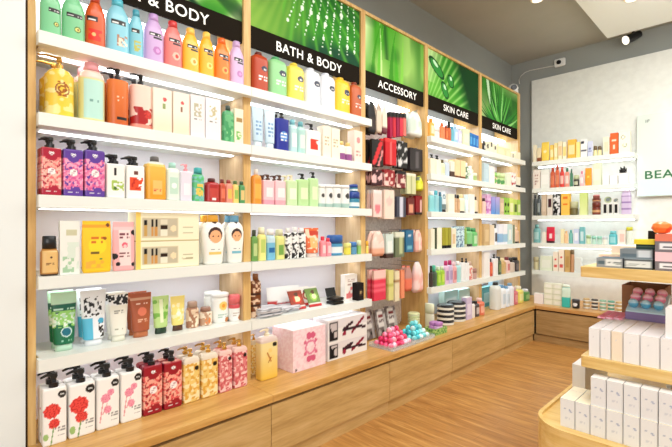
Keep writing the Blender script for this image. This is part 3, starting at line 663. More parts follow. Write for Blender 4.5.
# upper gift box rests on the lower one
ya, yb = yL(gy0, -.02), yL(gy1, -.02); ym = (ya+yb)/2
hz = zat(241.5, -.02, ym)-SHZ[4]; h2 = zat(212.5, -.02, ym)-SHZ[4]-hz-.001
o = build('box', (yb-ya)*.96, h2, .10, gift(), (66, 28), (-.07, ym, SHZ[4]+G+hz+G), 0)
tag(o, 'upper cream gift set box with window, stacked on its twin', 'box')
flt = lambda c: c
row(5, [
 ('tube', 50, 77, 292, dict(ops=[(190, 230, 200), ('b', 0, .46, (14, 108, 70)), ('b', .64, .80, (20, 96, 74)), ('t', -.8, .8, .69, .76, (190, 230, 210), 1), ('nr', -1, 1, .40, .68, (150, 214, 110), 5, .38, 3), ('nr', -1, 1, .42, .64, (230, 246, 230), 7, .6, 5), ('d', .12, .32, .44, (210, 236, 230)), ('d', .12, .32, .36, (26, 110, 130)), ('t', -.3, .5, .16, .2, (150, 210, 180), 1)], cap=(190, 226, 200), fc=.11), 'dark green and mint cream tube', {'behind': 1, 'k': .55}),
 ('tube', 79.5, 106.5, 290, dict(ops=[(238, 242, 246), ('r', -1, -.15, .1, .50, (90, 190, 222)), ('nr', -.75, .6, .52, .88, K, 6.5, .62, 3), ('nr', .3, .95, .14, .42, K, 6.5, .5, 8), ('d', .5, .44, .24, (70, 170, 206))], cap=(236, 240, 244), fc=.11), 'white tube with cow spots and blue panel', {'behind': 1, 'k': .55}),
 ('tube', 108, 128.5, 293, dict(ops=[(238, 236, 222), ('b', .76, .96, K), ('nr', -1, 1, .74, .98, WH, 6, .56, 3), ('t', -.5, .5, .58, .66, (150, 150, 140), 2), ('t', -.5, .4, .24, .3, (170, 170, 150), 1)], cap=(236, 234, 216), fc=.12), 'off-white tube with black zigzag top', {'behind': 1}),
 ('tube', 129.5, 151.5, 293, dict(ops=[(168, 86, 52), ('b', .84, .9, (206, 160, 130)), ('d', .05, .58, .42, (220, 120, 90)), ('t', -.4, .5, .34, .44, (230, 180, 150), 2), ('t', -.5, .6, .74, .8, (240, 210, 190), 1)], cap=(190, 110, 66), fc=.13), 'copper brown cream tube', {'behind': 1}),
 ('tube', 152, 169, 296, dict(ops=[(190, 220, 140), ('nr', -1, 1, .3, .9, (120, 180, 70), 2.6, .45, 3), ('r', -.2, .2, .3, .9, (232, 240, 200))], cap=(30, 60, 40), fc=.16), 'light green leafy tube with dark cap'),
 ('tube', 170, 185, 296, dict(ops=[(246, 226, 130), ('nr', -1, 1, .3, .8, (250, 240, 190), 3, .5, 3), ('d', 0, .5, .3, (246, 250, 230))], cap=(84, 52, 30), fc=.16), 'pale yellow tube with brown cap'),
 ('bottle', 186, 198.5, 301.5, dict(ops=[(226, 200, 170), ('r', -.8, .8, .1, .6, (240, 226, 200)), ('n', (170, 120, 90), 3, .62, 2)], cap=(170, 140, 120), f=.78, cw=.8, n=2.2), 'small beige bottle with taupe cap'),
 ('bottle', 199, 212, 307, dict(ops=[(236, 222, 200), ('d', 0, .35, .5, (226, 130, 60)), ('n', (190, 150, 120), 3, .66, 2)], cap=(150, 110, 90), f=.78, cw=.8, n=2.2), 'small cream jar with orange spot'),
 ('jar', 210.5, 227.5, 292.5, dict(ops=[(244, 246, 240), ('d', 0, .66, .5, (250, 214, 120)), ('d', 0, .66, .22, (236, 160, 50)), ('t', -.6, .6, .2, .4, (180, 200, 190), 2), ('d', .5, .1, .3, (206, 130, 70))], cap=(246, 250, 250), f=.86), 'tall white canister with yellow flower', {'D': .075, 'behind': 1}),
 ('jar', 228, 241.5, 294.5, dict(ops=[(244, 244, 240), ('b', .75, 1, (214, 84, 92)), ('t', -.7, .7, .3, .6, (200, 190, 180), 2), ('d', .6, .2, .4, (190, 120, 70))], cap=(226, 108, 112), f=.66), 'white canister with pink lid', {'D': .06, 'xf': -.05})],
 'fifth shelf, nearest bay', xf=-.075)
def onw(c1, c2, pink=False):
    o_ = [(250, 248, 244), ('fl', -.25, .60, .74 if not pink else .46, c1, c2), ('fl', -.08, .37, .5 if not pink else .38, c1, c2)]
    if pink: o_ += [('fl', .2, .7, .34, c1, c2), ('ln', -.75, .15, -.45, .6, .05, (230, 150, 160)), ('ln', -.5, .3, -.1, .5, .04, (230, 150, 160))]
    else: o_ += [('ln', -.35, 0, -.12, .3, .05, (110, 160, 90)), ('d', -.75, .16, .22, (160, 196, 120), 1.5)]
    o_ += [('d', .60, .87, .36, K), ('t', .0, .85, .22, .31, (150, 150, 150), 2), ('t', .0, .8, .13, .18, (180, 180, 180), 1)]
    return dict(ops=o_, cap='black_plastic', f=.80, n=9, pr=1.25, reach=1.15)
sp_y = dict(ops=[(240, 206, 120), ('n', (250, 232, 180), 3, .5, 3), ('n', (226, 170, 70), 4, .66, 6), ('b', .86, 1, (232, 220, 200)), ('d', .55, .74, .26, K)], cap='gold', f=.86, n=6, pr=.9, reach=1.0, sh=.05)
sp_p = dict(ops=[(224, 130, 132), ('n', (246, 206, 200), 3.4, .5, 3), ('n', (206, 90, 96), 4, .66, 6), ('b', .88, 1, (236, 200, 190)), ('d', .55, .78, .26, K)], cap='gold', f=.86, n=6, pr=.9, reach=1.0, sh=.05)
itc = row(6, [
 ('pump', 38.5, 66, 372, onw((236, 76, 70), (190, 30, 36)), 'white pump bottle with red carnation', {'behind': 1}),
 ('pump', 67, 94, 368.5, onw((236, 76, 70), (190, 30, 36)), 'white pump bottle with red carnation', {'behind': 1}),
 ('pump', 95, 118, 363.5, onw((244, 160, 180), (226, 100, 140), True), 'white pump bottle with pink blossoms', {'behind': 1}),
 ('pump', 119, 140.5, 358.5, onw((244, 160, 180), (226, 100, 140), True), 'white pump bottle with pink blossoms', {'behind': 1}),
 ('pump', 141.5, 161, 354, onfl((156, 20, 40), (240, 180, 160), (248, 170, 150), (226, 90, 90)), 'maroon floral bottle with black pump', {'behind': 1}),
 ('pump', 162, 180.5, 350.5, onfl((156, 20, 40), (240, 180, 160), (248, 170, 150), (226, 90, 90)), 'maroon floral bottle with black pump', {'behind': 1}),
 ('pump', 181.5, 198.5, 349, sp_y, 'golden petal-print pump bottle', {'behind': 1}),
 ('pump', 199.5, 216.5, 345, sp_y, 'golden petal-print pump bottle', {'behind': 1}),
 ('pump', 217.5, 231, 342.5, sp_p, 'rose pink patterned pump bottle', {'behind': 1}),
 ('pump', 232, 246, 339.5, sp_p, 'rose pink patterned pump bottle', {'behind': 1})],
 'counter, nearest bay', xf=.01)
for lst, fr in ((itc, .87), (it[:3], .85)):
    for o, d, c in lst[:10]:
        bd = o.children[0]; hb = max(v.co.z for v in bd.data.vertices); wx = max(v.co.y for v in bd.data.vertices); fx = max(v.co.x for v in bd.data.vertices)
        if lst is itc:
            if 'golden' in d or 'rose' in d: continue
            if 'maroon' in d: add_logo(o, 'ON:', wx*.5, hb*.05, hb*.85, -wx*.25, fx); continue
            add_logo(o, 'ON:', wx*.36, hb*.034, hb*.853, wx*.42, fx)
        else: add_logo(o, 'ON:', wx*.56, hb*.055, hb*.86, -wx*.28, fx)

# ------------------------------------------------------------------ second bay
vas = lambda c, cap, n_=4: dict(ops=[c, ('d', .35, .62, .42, (30, 40, 70), .7), ('t', .12, .58, .58, .66, WH, 1), ('t', -.4, .7, .28, .44, WH, 2)], cap=cap, f=.92, cw=.42, n=n_)
row(1, [
 ('bottle', 252.5, 270, 53, vas((184, 66, 30), (110, 36, 20)), 'rust brown lotion bottle', {'behind': 0}),
 ('bottle', 271, 289, 58, vas((150, 214, 150), (80, 170, 110)), 'pale green lotion bottle'),
 ('bottle', 290, 306, 64, vas((246, 226, 90), (230, 206, 60)), 'lemon yellow lotion bottle'),
 ('bottle', 307, 322.5, 69, vas((236, 240, 246), (226, 230, 240)), 'white lotion bottle with dark oval'),
 ('bottle', 323, 337, 74, vas((238, 240, 244), (226, 230, 240)), 'white lotion bottle with dark oval'),
 ('bottle', 337.5, 352, 77, vas((250, 206, 50), (236, 190, 40)), 'golden yellow lotion bottle'),
 ('bottle', 352.5, 363, 83, vas((196, 96, 50), (150, 60, 30)), 'orange brown lotion bottle')],
 'top shelf, second bay', xf=-.015)
row(2, [
 ('tube', 253, 265.5, 107, dict(ops=[(196, 222, 238), ('t', -.5, .5, .3, .7, (120, 160, 200), 4)], cap=(220, 236, 246)), 'pale blue upright tube'),
 ('tube', 266, 277, 110, dict(ops=[(206, 228, 240), ('t', -.5, .5, .3, .7, (120, 160, 200), 4)], cap=(220, 236, 246)), 'pale blue upright tube'),
 ('pump', 277.5, 290.5, 113, dict(ops=[(40, 50, 150), ('d', 0, .45, .6, (90, 150, 220)), ('t', -.5, .5, .3, .6, WH, 3)], cap='black_plastic', f=.84, n=3), 'navy blue pump bottle', {'behind': 1}),
 ('bottle', 291, 299, 120, dict(ops=[(190, 226, 226), ('r', -.6, .6, .2, .7, (230, 244, 240))], cap=(120, 190, 200), f=.84, n=2.4), 'clear aqua bottle', {'k': .9}),
 ('bottle', 299.3, 306.8, 122, dict(ops=[(180, 220, 214), ('r', -.6, .6, .2, .7, (230, 244, 230))], cap=(100, 170, 180), f=.84, n=2.4), 'clear aqua bottle', {'k': .9}),
 ('pump', 307, 322, 124.5, dict(ops=[(250, 248, 244), ('nr', -.6, .7, .25, .65, (230, 60, 40), 2.8, .38, 2)], cap='black_plastic', f=.78, n=6), 'white pump bottle with red flower'),
 ('box', 323, 331, 126, dict(ops=[(250, 240, 220), ('t', -.5, .5, .4, .7, (200, 180, 150), 3)], top=(250, 246, 236)), 'tall narrow cream carton'),
 ('box', 331.5, 340, 128.5, dict(ops=[(250, 240, 220), ('t', -.5, .5, .4, .7, (200, 180, 150), 3)], top=(250, 246, 236)), 'tall narrow cream carton'),
 ('bottle', 340.5, 347, 141.5, dict(ops=[(246, 240, 230), ('b', 0, .45, (150, 80, 140))], cap=(230, 200, 120), f=.8, n=2.2), 'small white and purple bottle', {'k': .9}),
 ('bottle', 347.3, 353.8, 143, dict(ops=[(246, 240, 230), ('b', 0, .45, (150, 80, 140))], cap=(230, 200, 120), f=.8, n=2.2), 'small white and purple bottle', {'k': .9}),
 ('box', 354.3, 362.5, 131, dict(ops=[(248, 226, 214), ('d', 0, .7, .5, (230, 150, 150)), ('t', -.5, .5, .2, .4, (200, 150, 140), 2)], top=(250, 240, 236)), 'pale pink upright carton')],
 'second shelf, second bay')
row(3, [
 ('bottle', 252.5, 263, 169.5, dict(ops=[(236, 150, 50), ('r', -.7, .7, .2, .7, (240, 180, 80))], cap=(230, 220, 210), f=.84, cw=.4), 'orange bottle with pale cap', {'behind': 0}),
 ('pump', 264, 275.5, 175, dict(ops=[(246, 200, 206), ('r', -.6, .6, .3, .7, (250, 236, 236)), ('b', 0, .2, (236, 160, 176))], cap='brown_plastic', f=.82, n=3.5), 'pink bottle with dark pump', {'behind': 1}),
 ('pump', 276, 287, 175.5, dict(ops=[(246, 206, 210), ('r', -.6, .6, .3, .7, (250, 236, 236)), ('b', 0, .2, (236, 170, 180))], cap='brown_plastic', f=.82, n=3.5), 'pink bottle with dark pump', {'behind': 1}),
 ('pump', 287.8, 298.5, 175.5, dict(ops=[(206, 232, 180), ('r', -.6, .6, .25, .7, (236, 246, 220))], cap='cream_plastic', f=.82, n=3.5), 'pale green pump bottle with cream pump', {'behind': 1}),
 ('pump', 299, 310, 174, dict(ops=[(190, 226, 160), ('r', -.6, .6, .25, .7, (226, 242, 200))], cap='black_plastic', f=.82, n=3.5), 'leaf green bottle with black pump'),
 ('pump', 310.5, 319.5, 172.5, dict(ops=[(196, 230, 170), ('r', -.6, .6, .25, .7, (226, 242, 200))], cap='black_plastic', f=.82, n=3.5), 'leaf green bottle with black pump'),
 ('jar', 320, 327, 185, dict(ops=[(240, 240, 236), ('d', 0, .6, .5, (60, 60, 60)), ('b', .0, .2, (170, 200, 190))], cap=WH, f=.86), 'small white canister with dark dot'),
 ('jar', 327.5, 335, 185, dict(ops=[(240, 240, 236), ('d', 0, .6, .5, (60, 60, 60)), ('b', .0, .2, (170, 200, 190))], cap=WH, f=.86), 'small white canister with dark dot'),
 ('jar', 335.5, 343.3, 185, dict(ops=[(240, 240, 236), ('d', 0, .6, .5, (60, 60, 60)), ('b', .0, .2, (170, 200, 190))], cap=WH, f=.86), 'small white canister with dark dot'),
 ('jar', 344, 352, 185.5, dict(ops=[(240, 240, 236), ('d', 0, .6, .5, (60, 60, 60)), ('b', .0, .2, (170, 200, 190))], cap=WH, f=.86), 'small white canister with dark dot'),
 ('jar', 352.8, 363, 192, dict(ops=[(60, 140, 170), ('b', .2, .6, (226, 236, 236))], cap=(40, 70, 150), f=.6), 'lower blue lidded jar')],
 'third shelf, second bay')
z_ = None
zj = zat(192, -.04, yL(358, -.04)); hj = zj-SHZ[3]
o = build('jar', .064, .05, .064, dict(ops=[(60, 140, 170), ('b', .2, .6, (226, 236, 236))], cap=(40, 70, 150), f=.55), (10, 12), (-.02-.04, (yL(352.8, -.02)+yL(363, -.02))/2-.004, SHZ[3]+min(hj, .2)+.002), 0)
tag(o, 'blue lidded jar stacked on top of another blue jar', 'jar')
cow = dict(ops=[(244, 244, 240), ('n', K, 2.6, .66, 2), ('d', 0, .5, .35, (250, 250, 246))], cap=WH, f=.85, n=3, cw=.6)
row(4, [
 ('bottle', 252.5, 258.8, 230, dict(ops=[(110, 160, 80), ('r', -.6, .6, .2, .7, (190, 210, 140))], cap=(60, 70, 50)), 'small moss green bottle', {'k': .9}),
 ('bottle', 259.3, 267.3, 227.5, dict(ops=[(236, 230, 140), ('r', -.6, .6, .3, .8, (190, 210, 110))], cap=(240, 236, 200), cw=.7), 'yellow green bottle with cream cap'),
 ('bottle', 267.8, 276.6, 229, dict(ops=[(120, 190, 220), ('r', -.7, .7, .3, .5, (40, 110, 170)), ('b', .7, 1, (200, 226, 236))], cap=WH, cw=.7), 'sky blue bottle with white cap'),
 ('bottle', 277, 286, 229.5, dict(ops=[(226, 226, 140), ('r', -.6, .6, .2, .6, (120, 170, 80))], cap=(220, 220, 180), cw=.7), 'lime and yellow bottle'),
 ('bottle', 286.5, 293, 228, cow, 'white bottle with black cow spots', {'k': .8}),
 ('bottle', 293.3, 300, 227, cow, 'white bottle with black cow spots', {'k': .8}),
 ('bottle', 300.3, 307, 228, cow, 'white bottle with black cow spots', {'k': .8}),
 ('tube', 307.8, 321.5, 228, dict(ops=[(230, 110, 60), ('b', .75, .92, (200, 60, 40)), ('r', -.5, .6, .3, .7, (250, 190, 120)), ('n', (250, 220, 190), 3, .66, 4)], cap=(236, 220, 210)), 'orange red standing tube', {'behind': 1}),
 ('bottle', 322, 327, 236.5, dict(ops=[(240, 150, 160), ('r', -.6, .6, .2, .7, (250, 210, 210))], cap=(226, 60, 80), cw=.6), 'tiny pink bottle', {'k': .9}),
 ('bottle', 327.3, 332.3, 238, dict(ops=[(240, 150, 160), ('r', -.6, .6, .2, .7, (250, 210, 210))], cap=(226, 60, 80), cw=.6), 'tiny pink bottle', {'k': .9}),
 ('jar', 333, 346.5, 235, dict(ops=[(70, 150, 190), ('b', .2, .7, (230, 240, 240))], cap=(36, 90, 160), f=.6), 'wide jar with deep blue lid', {'k': .8}),
 ('jar', 347.3, 352.8, 243, dict(ops=[(240, 220, 80)], cap=(250, 240, 140)), 'tiny yellow jar'),
 ('jar', 353, 358.5, 242, dict(ops=[(90, 150, 190)], cap=(60, 120, 190)), 'tiny blue jar'),
 ('jar', 359, 364, 240.5, dict(ops=[(150, 200, 110)], cap=(230, 236, 190)), 'tiny green jar'),
 ('jar', 364.3, 369.3, 241, dict(ops=[(250, 220, 110)], cap=(236, 180, 60)), 'tiny amber jar')],
 'fourth shelf, second bay', xf=-.03)
row(5, [
 ('bottle', 252.8, 263, 273.5, dict(ops=[(120, 66, 34), ('n', (230, 200, 170), 3.2, .62, 2), ('b', .3, .36, (60, 30, 20)), ('b', .6, .66, (60, 30, 20))], cap=(140, 90, 50), f=.86, cw=.5, n=2.2), 'dark brown decorated bottle', {'xf': -.05}),
 ('box', 345, 357.5, 274.5, dict(ops=[(250, 244, 236), ('nr', -.8, .8, .1, .5, (236, 130, 130), 3, .45, 3), ('t', -.6, .6, .6, .8, (190, 160, 150), 2)], top=(252, 250, 246)), 'white and pink upright carton', {'D': .045, 'xf': -.07}),
 ('box', 358, 370, 283, dict(ops=[(28, 24, 24), ('r', -.5, .5, .3, .6, (70, 50, 44)), ('t', -.3, .3, .4, .5, (210, 180, 120), 1)], top=(40, 36, 36)), 'black cube box with gold print', {'D': .06, 'xf': -.015})],
 'fifth shelf, second bay')
# flat silver sachets piled in two stacks, mask sachets leaning, black compacts
zS = SHZ[5]+G
rnd = random.Random(4); y_ = (yL(262, -.06)+yL(294, -.06))/2; z = zS; its = []
for q in range(6):
    me = loft('sachet', [(0, .055, .078, 9), (.004, .058, .081, 9), (.008, .055, .078, 9)], 10, 3, [(214, 214, 218), ('n', (150, 150, 156), 4, .7, q)], 'print_gloss')
    for s_ in (-1, 1):
        if s_ == 1 and q > 3: continue
        o = link('sachet', me, None, (-.09+rnd.uniform(-.012, .012)+(.02 if s_ == -1 else -.01), y_+s_*.083+rnd.uniform(-.003, .003), z+(0.0)), rnd.uniform(-.04, .04))
        its.append((o, 'silver sachet in ' + ('taller near' if s_ == -1 else 'lower far') + ' pile', 'sachet'))
    z += .0086
label_row(its, 'fifth shelf, second bay', 'bottom')
def leaning(y, w_, h_, ops, lb, grp, x=-.12, tilt=.32, name='face_mask_packet', z=None, t_=.006, rz=0, k=8, rows=12):
    me = carton(name, t_, w_, h_, ops, 'print_satin', k, rows)
    o = link(name, me, None, (x, y, (z if z is not None else zS)+.001+ t_/2*math.sin(tilt))); o.rotation_euler = (0, -tilt, rz); return o
ys = np.linspace(yL(275, -.16), yL(294, -.16), 6); its = []
for q, yy in enumerate(ys):
    o = leaning(yy, .09, .14, [(244, 244, 240), ('b', 0, .3, (150, 30, 40)), ('nr', -1, 1, .25, .4, (200, 60, 60), 3, .4, 2)], '', '', x=-.17-.000*q, tilt=.30, rz=.25); its.append((o, 'white and red mask packet leaning', 'packet'))
    o.location.x = -.16; o.rotation_euler = (0, -.33, -.42); 
label_row(its, 'fifth shelf, second bay', 'near end')
for px, cc, c2, lb, x_, w_, h_ in [(300.5, (150, 60, 36), (200, 60, 40), 'brown fruit mask packet in front of the white packets', -.05, .105, .135), (317, (110, 140, 70), (150, 196, 80), 'green kiwi mask packet beside the black compacts', -.055, .10, .135), (309, (240, 236, 226), (180, 60, 50), 'pale mask packet between the brown and kiwi packets', -.125, .09, .13)]:
    o = leaning(yL(px, x_), w_, h_, [(244, 240, 232), ('b', .16, .9, cc), ('d', .1, .5, .62, c2), ('d', .1, .5, .36, (230, 236, 180)), ('d', .1, .72, .3, (90, 60, 40)), ('b', 0, .1, (190, 40, 40))], '', '', x=x_-.01, tilt=.5, rz=-.05, k=14, rows=20); tag(o, lb, 'packet')
for q, (px, x_, dz) in enumerate([(334.5, -.055, 0), (335, -.058, .0225)]):
    e_ = empty('compact_case', (x_, yL(px, -.06), zS+dz)); tag(e_, ['lower black compact case on the fifth shelf', 'upper black compact case with raised lid, on another'][q], 'compact')
    MB().box(-.04, .04, -.045, .045, 0, .02).build('base', 'black_plastic', e_, bevel=.004)
    if q: o = MB().box(-.004, .004, -.044, .044, 0, .06).build('lid', 'black_plastic', e_, bevel=.003); o.location = (-.036, 0, .021); o.rotation_euler = (0, -.3, 0)
row(6, [('pump', 251.5, 258.5, 334, sp_y, 'golden pump bottle tucked behind another', {'xf': -.10}),
        ('pump', 261, 279, 328, dict(ops=[(244, 226, 160), ('g', .75, 0, (240, 196, 70)), ('b', .86, 1, (226, 206, 196)), ('nr', -.4, .5, .3, .72, (250, 214, 130), 3, .5, 3), ('ln', -.3, .62, .1, .42, .07, (190, 120, 50)), ('ln', .1, .5, -.2, .4, .06, (190, 120, 50)), ('d', .55, .8, .26, K, .8)], cap='cream_plastic', f=.86, n=6, pr=1.1, sh=.05), 'tall golden pump bottle with script print')],
    'counter, second bay', xf=.02)
# big pink gift box
fx = .04; ya, yb = yL(293, fx), yL(325.5, fx); hb = zat(327.5, fx, (ya+yb)/2)-SHZ[6]
me = carton('gift_box', .2, yb-ya, hb, [(242, 208, 214), ('n', (248, 222, 226), 12, .5, 3), ('o', .05, .52, .24, .34, (226, 130, 160)), ('d', -.05, .80, .16, (214, 96, 130)), ('d', .2, .80, .16, (214, 96, 130)), ('d', -.05, .24, .16, (214, 96, 130)), ('d', .22, .24, .16, (214, 96, 130)),
   ('d', -.28, .66, .09, (220, 110, 140)), ('d', .38, .66, .09, (220, 110, 140)), ('d', -.28, .38, .09, (220, 110, 140)), ('d', .38, .38, .09, (220, 110, 140)), ('d', -.82, .05, .05, K)], 'print_card', 36, 40, top=(250, 240, 242))
o = link('gift_box', me, None, (fx-.1, (ya+yb)/2, SHZ[6]+G)); tag(o, 'large pale pink gift box with ribbon wreath on the counter', 'box')
ya, yb = yL(327.5, .03), yL(366.5, .03)
for q, (za, zb_) in enumerate([(0, zat(339.5, .03, (ya+yb)/2)-SHZ[6]), (0, 0)]):
    if q == 0: h1 = zb_; z0 = SHZ[6]+G; hh_ = h1
    else: z0 = SHZ[6]+h1+2*G; hh_ = min(zat(317, .03, (ya+yb)/2), SHZ[5]-.055)-z0
    me = carton('gift_box', .14, yb-ya, hh_, [(236, 232, 230), ('r', -1, .98, .62, 1, (226, 220, 222)), ('r', -.92, -.52, .1, .92, (26, 22, 26)), ('nr', -.88, -.56, .2, .84, (200, 190, 190), 5, .6, 3), ('r', -.3, .75, .42, .5, (44, 26, 34)), ('ln', -.25, .5, .2, .72, .05, (60, 30, 40)), ('ln', .2, .3, .8, .85, .05, (140, 20, 50)), ('ln', .1, .5, .9, .4, .04, (60, 30, 40)), ('d', -.2, .3, .09, (150, 30, 60))], 'print_card', 44, 16, top=(246, 242, 244))
    o = link('gift_box', me, None, (.03-.07, (ya+yb)/2+.004, z0)); tag(o, ['lower black and white long box beside pink gift box', 'upper black and white long box stacked beside pink gift box'][q], 'box')

# ------------------------------------------------------------------ fourth and corner bays, compact rows
def J(c, l=None, **k): ops = [c]+([('r', -.7, .7, .2, .72, l)] if l else []); return dict(ops=ops, **k)
tl, wt, cr, tn, ol, lg, bk = (130, 200, 206), (242, 242, 238), (246, 236, 206), (200, 160, 120), (150, 150, 50), (150, 210, 130), (30, 28, 28)
def auto(shelf, x0, x1, seq, rowname, wall='L', xf=-.02, **k):
    """seq: (kind, relative width, top pixel at the near side, style, desc)"""
    tot = sum(s_[1] for s_ in seq); p = x0; out = []
    for s_ in seq:
        w_ = (x1-x0)*s_[1]/tot; out.append((s_[0], p+.1, p+w_-.3, s_[2], s_[3], s_[4], s_[5] if len(s_) > 5 else {})); p += w_
    return row(shelf, out, rowname, wall, xf, **k)
def tops(y0, dy, seq):       # raise tops relative to a sloping line
    n_ = len(seq); return [(s_[0], s_[1], y0+dy*(i+.5)/n_+s_[2], s_[3], s_[4]) + tuple(s_[5:]) for i, s_ in enumerate(seq)]
R4, R5 = 'fourth bay', 'corner bay'
auto(1, 431, 479, tops(119, 14, [
 ('bottle', 5, -1, J((250, 190, 90), (250, 230, 200), cap=(246, 170, 70)), 'amber bottle with orange cap'),
 ('jar', 6, 7, J((246, 244, 240), (250, 240, 230), cap=wt), 'white squat jar'),
 ('bottle', 4, 1, J((240, 140, 90), cap=(236, 120, 70)), 'salmon orange bottle'),
 ('bottle', 3, 2, J((200, 90, 40), (230, 130, 70), cap=(150, 60, 30)), 'slim rust bottle'),
 ('bottle', 3, -2, J((210, 100, 50), cap=bk, cw=.7, f=.7), 'slim orange bottle with black cap'),
 ('bottle', 3, 1, J((110, 190, 210), cap=(90, 160, 190)), 'slim turquoise bottle'),
 ('bottle', 4, -2, J((170, 210, 240), (220, 236, 250), cap=(200, 224, 244)), 'light blue bottle'),
 ('bottle', 4, -1, J((210, 206, 236), (236, 230, 246), cap=wt), 'pale violet bottle'),
 ('box', 7, 0, J((232, 236, 196), (242, 242, 214), top=(246, 246, 230)), 'pale yellow green carton'),
 ('box', 3, 3, J((60, 130, 200), (90, 170, 226), top=(120, 180, 226)), 'bright blue carton'),
 ('box', 3, 3, J((56, 120, 196), (90, 170, 226), top=(120, 180, 226)), 'bright blue carton'),
 ('box', 3, 3, J((56, 110, 190), (90, 160, 220), top=(120, 180, 226)), 'bright blue carton')]), 'top shelf, '+R4)
auto(2, 431, 479, tops(153, 12, [
 ('pump', 5, 1, J((240, 236, 214), cap='black_plastic', f=.8), 'cream bottle with black pump'),
 ('pump', 5, 1, J((246, 240, 222), cap='black_plastic', f=.8), 'cream bottle with black pump'),
 ('bottle', 4, 4, J((236, 236, 206), (220, 226, 180), cap=(90, 80, 40)), 'small pale yellow bottle'),
 ('bottle', 4, 2, J((200, 214, 230), cap=wt), 'grey blue bottle'),
 ('box', 4, 3, dict(ops=[(246, 240, 220), ('b', 0, .35, (90, 70, 60))], top=cr), 'cream carton with brown base'),
 ('box', 5, 0, dict(ops=[(246, 216, 170), ('b', 0, .12, (110, 60, 30))], top=cr), 'peach carton with dark foot'),
 ('box', 5, 0, dict(ops=[(250, 222, 176), ('b', 0, .12, (110, 60, 30))], top=cr), 'peach carton with dark foot'),
 ('bottle', 4, 1, dict(ops=[(240, 244, 234), ('n', (90, 130, 90), 3, .64, 2)], cap=wt), 'white bottle with green speckles'),
 ('bottle', 4, 3, dict(ops=[(206, 232, 200), ('n', (250, 250, 246), 3, .6, 2)], cap=wt), 'mint bottle with white speckles'),
 ('jar', 4, 9, J((170, 190, 120), cap=(230, 236, 214)), 'olive jar with pale lid')]), 'second shelf, '+R4)
auto(3, 431, 479, tops(189, 5, [
 ('bottle', 5, 2, J((140, 214, 220), cap=wt, n=2.2), 'aqua bottle with white cap'),
 ('bottle', 4, 1, J((150, 210, 220), cap=(90, 190, 210)), 'pale aqua bottle'),
 ('bottle', 3, 2, J((80, 150, 170), cap=(60, 120, 150)), 'slim petrol blue bottle'),
 ('tube', 5, 1, dict(ops=[(220, 232, 236), ('o', 0, .75, .3, .6, (60, 110, 130)), ('b', .14, .4, (110, 130, 130))], cap=bk), 'grey tube with dark ring'),
 ('box', 7, 3, J((246, 240, 220), (250, 246, 232), top=cr), 'wide cream carton'),
 ('bottle', 3, 3, J(tn, (220, 180, 140), cap=bk), 'slim tan bottle'),
 ('bottle', 3, 3, J(tn, (220, 180, 140), cap=bk), 'slim tan bottle'),
 ('bottle', 5, 2, dict(ops=[(246, 238, 210), ('b', 0, .14, bk)], cap=(240, 226, 170)), 'cream bottle with black foot'),
 ('tube', 4, 2, J((206, 236, 236), (236, 246, 246), cap=wt), 'pale aqua tube'),
 ('box', 5, 1, J((250, 246, 236), top=wt), 'white upright carton'),
 ('bottle', 4, 3, dict(ops=[(240, 220, 190), ('b', 0, .15, bk)], cap=(60, 40, 36)), 'beige bottle with dark cap')]), 'third shelf, '+R4)
auto(4, 431, 479, tops(227, -1, [
 ('box', 4, 2, J((240, 236, 214), top=cr), 'slim cream carton'),
 ('box', 2, 1, J((70, 80, 60), top=(90, 90, 80)), 'thin dark carton'),
 ('box', 5, 1, J((244, 240, 216), top=cr), 'cream carton'),
 ('box', 3, 1, dict(ops=[(166, 160, 50), ('b', 0, .16, bk)], top=ol), 'olive yellow carton with black foot'),
 ('box', 3, 1, dict(ops=[(176, 172, 60), ('b', 0, .16, bk)], top=ol), 'olive yellow carton with black foot'),
 ('box', 3, 1, dict(ops=[(160, 156, 60), ('b', 0, .16, bk)], top=ol), 'olive yellow carton with black foot'),
 ('box', 5, 2, J((240, 230, 206), (220, 190, 150), top=cr), 'beige carton with tan label'),
 ('box', 4, 0, dict(ops=[(206, 232, 240), ('n', (90, 120, 150), 3, .66, 2)], top=wt), 'pale blue patterned carton'),
 ('box', 4, 0, dict(ops=[(206, 232, 240), ('n', (90, 120, 150), 3, .66, 2)], top=wt), 'pale blue patterned carton'),
 ('tube', 4, 2, J((130, 170, 70), cap=(220, 220, 190)), 'moss green tube'),
 ('bottle', 5, 1, dict(ops=[(130, 200, 130), ('b', .0, .16, bk)], cap=(70, 140, 90)), 'fresh green bottle'),
 ('bottle', 5, 2, J((110, 190, 110), (190, 226, 180), cap=(70, 150, 90)), 'bright green bottle')]), 'fourth shelf, '+R4)
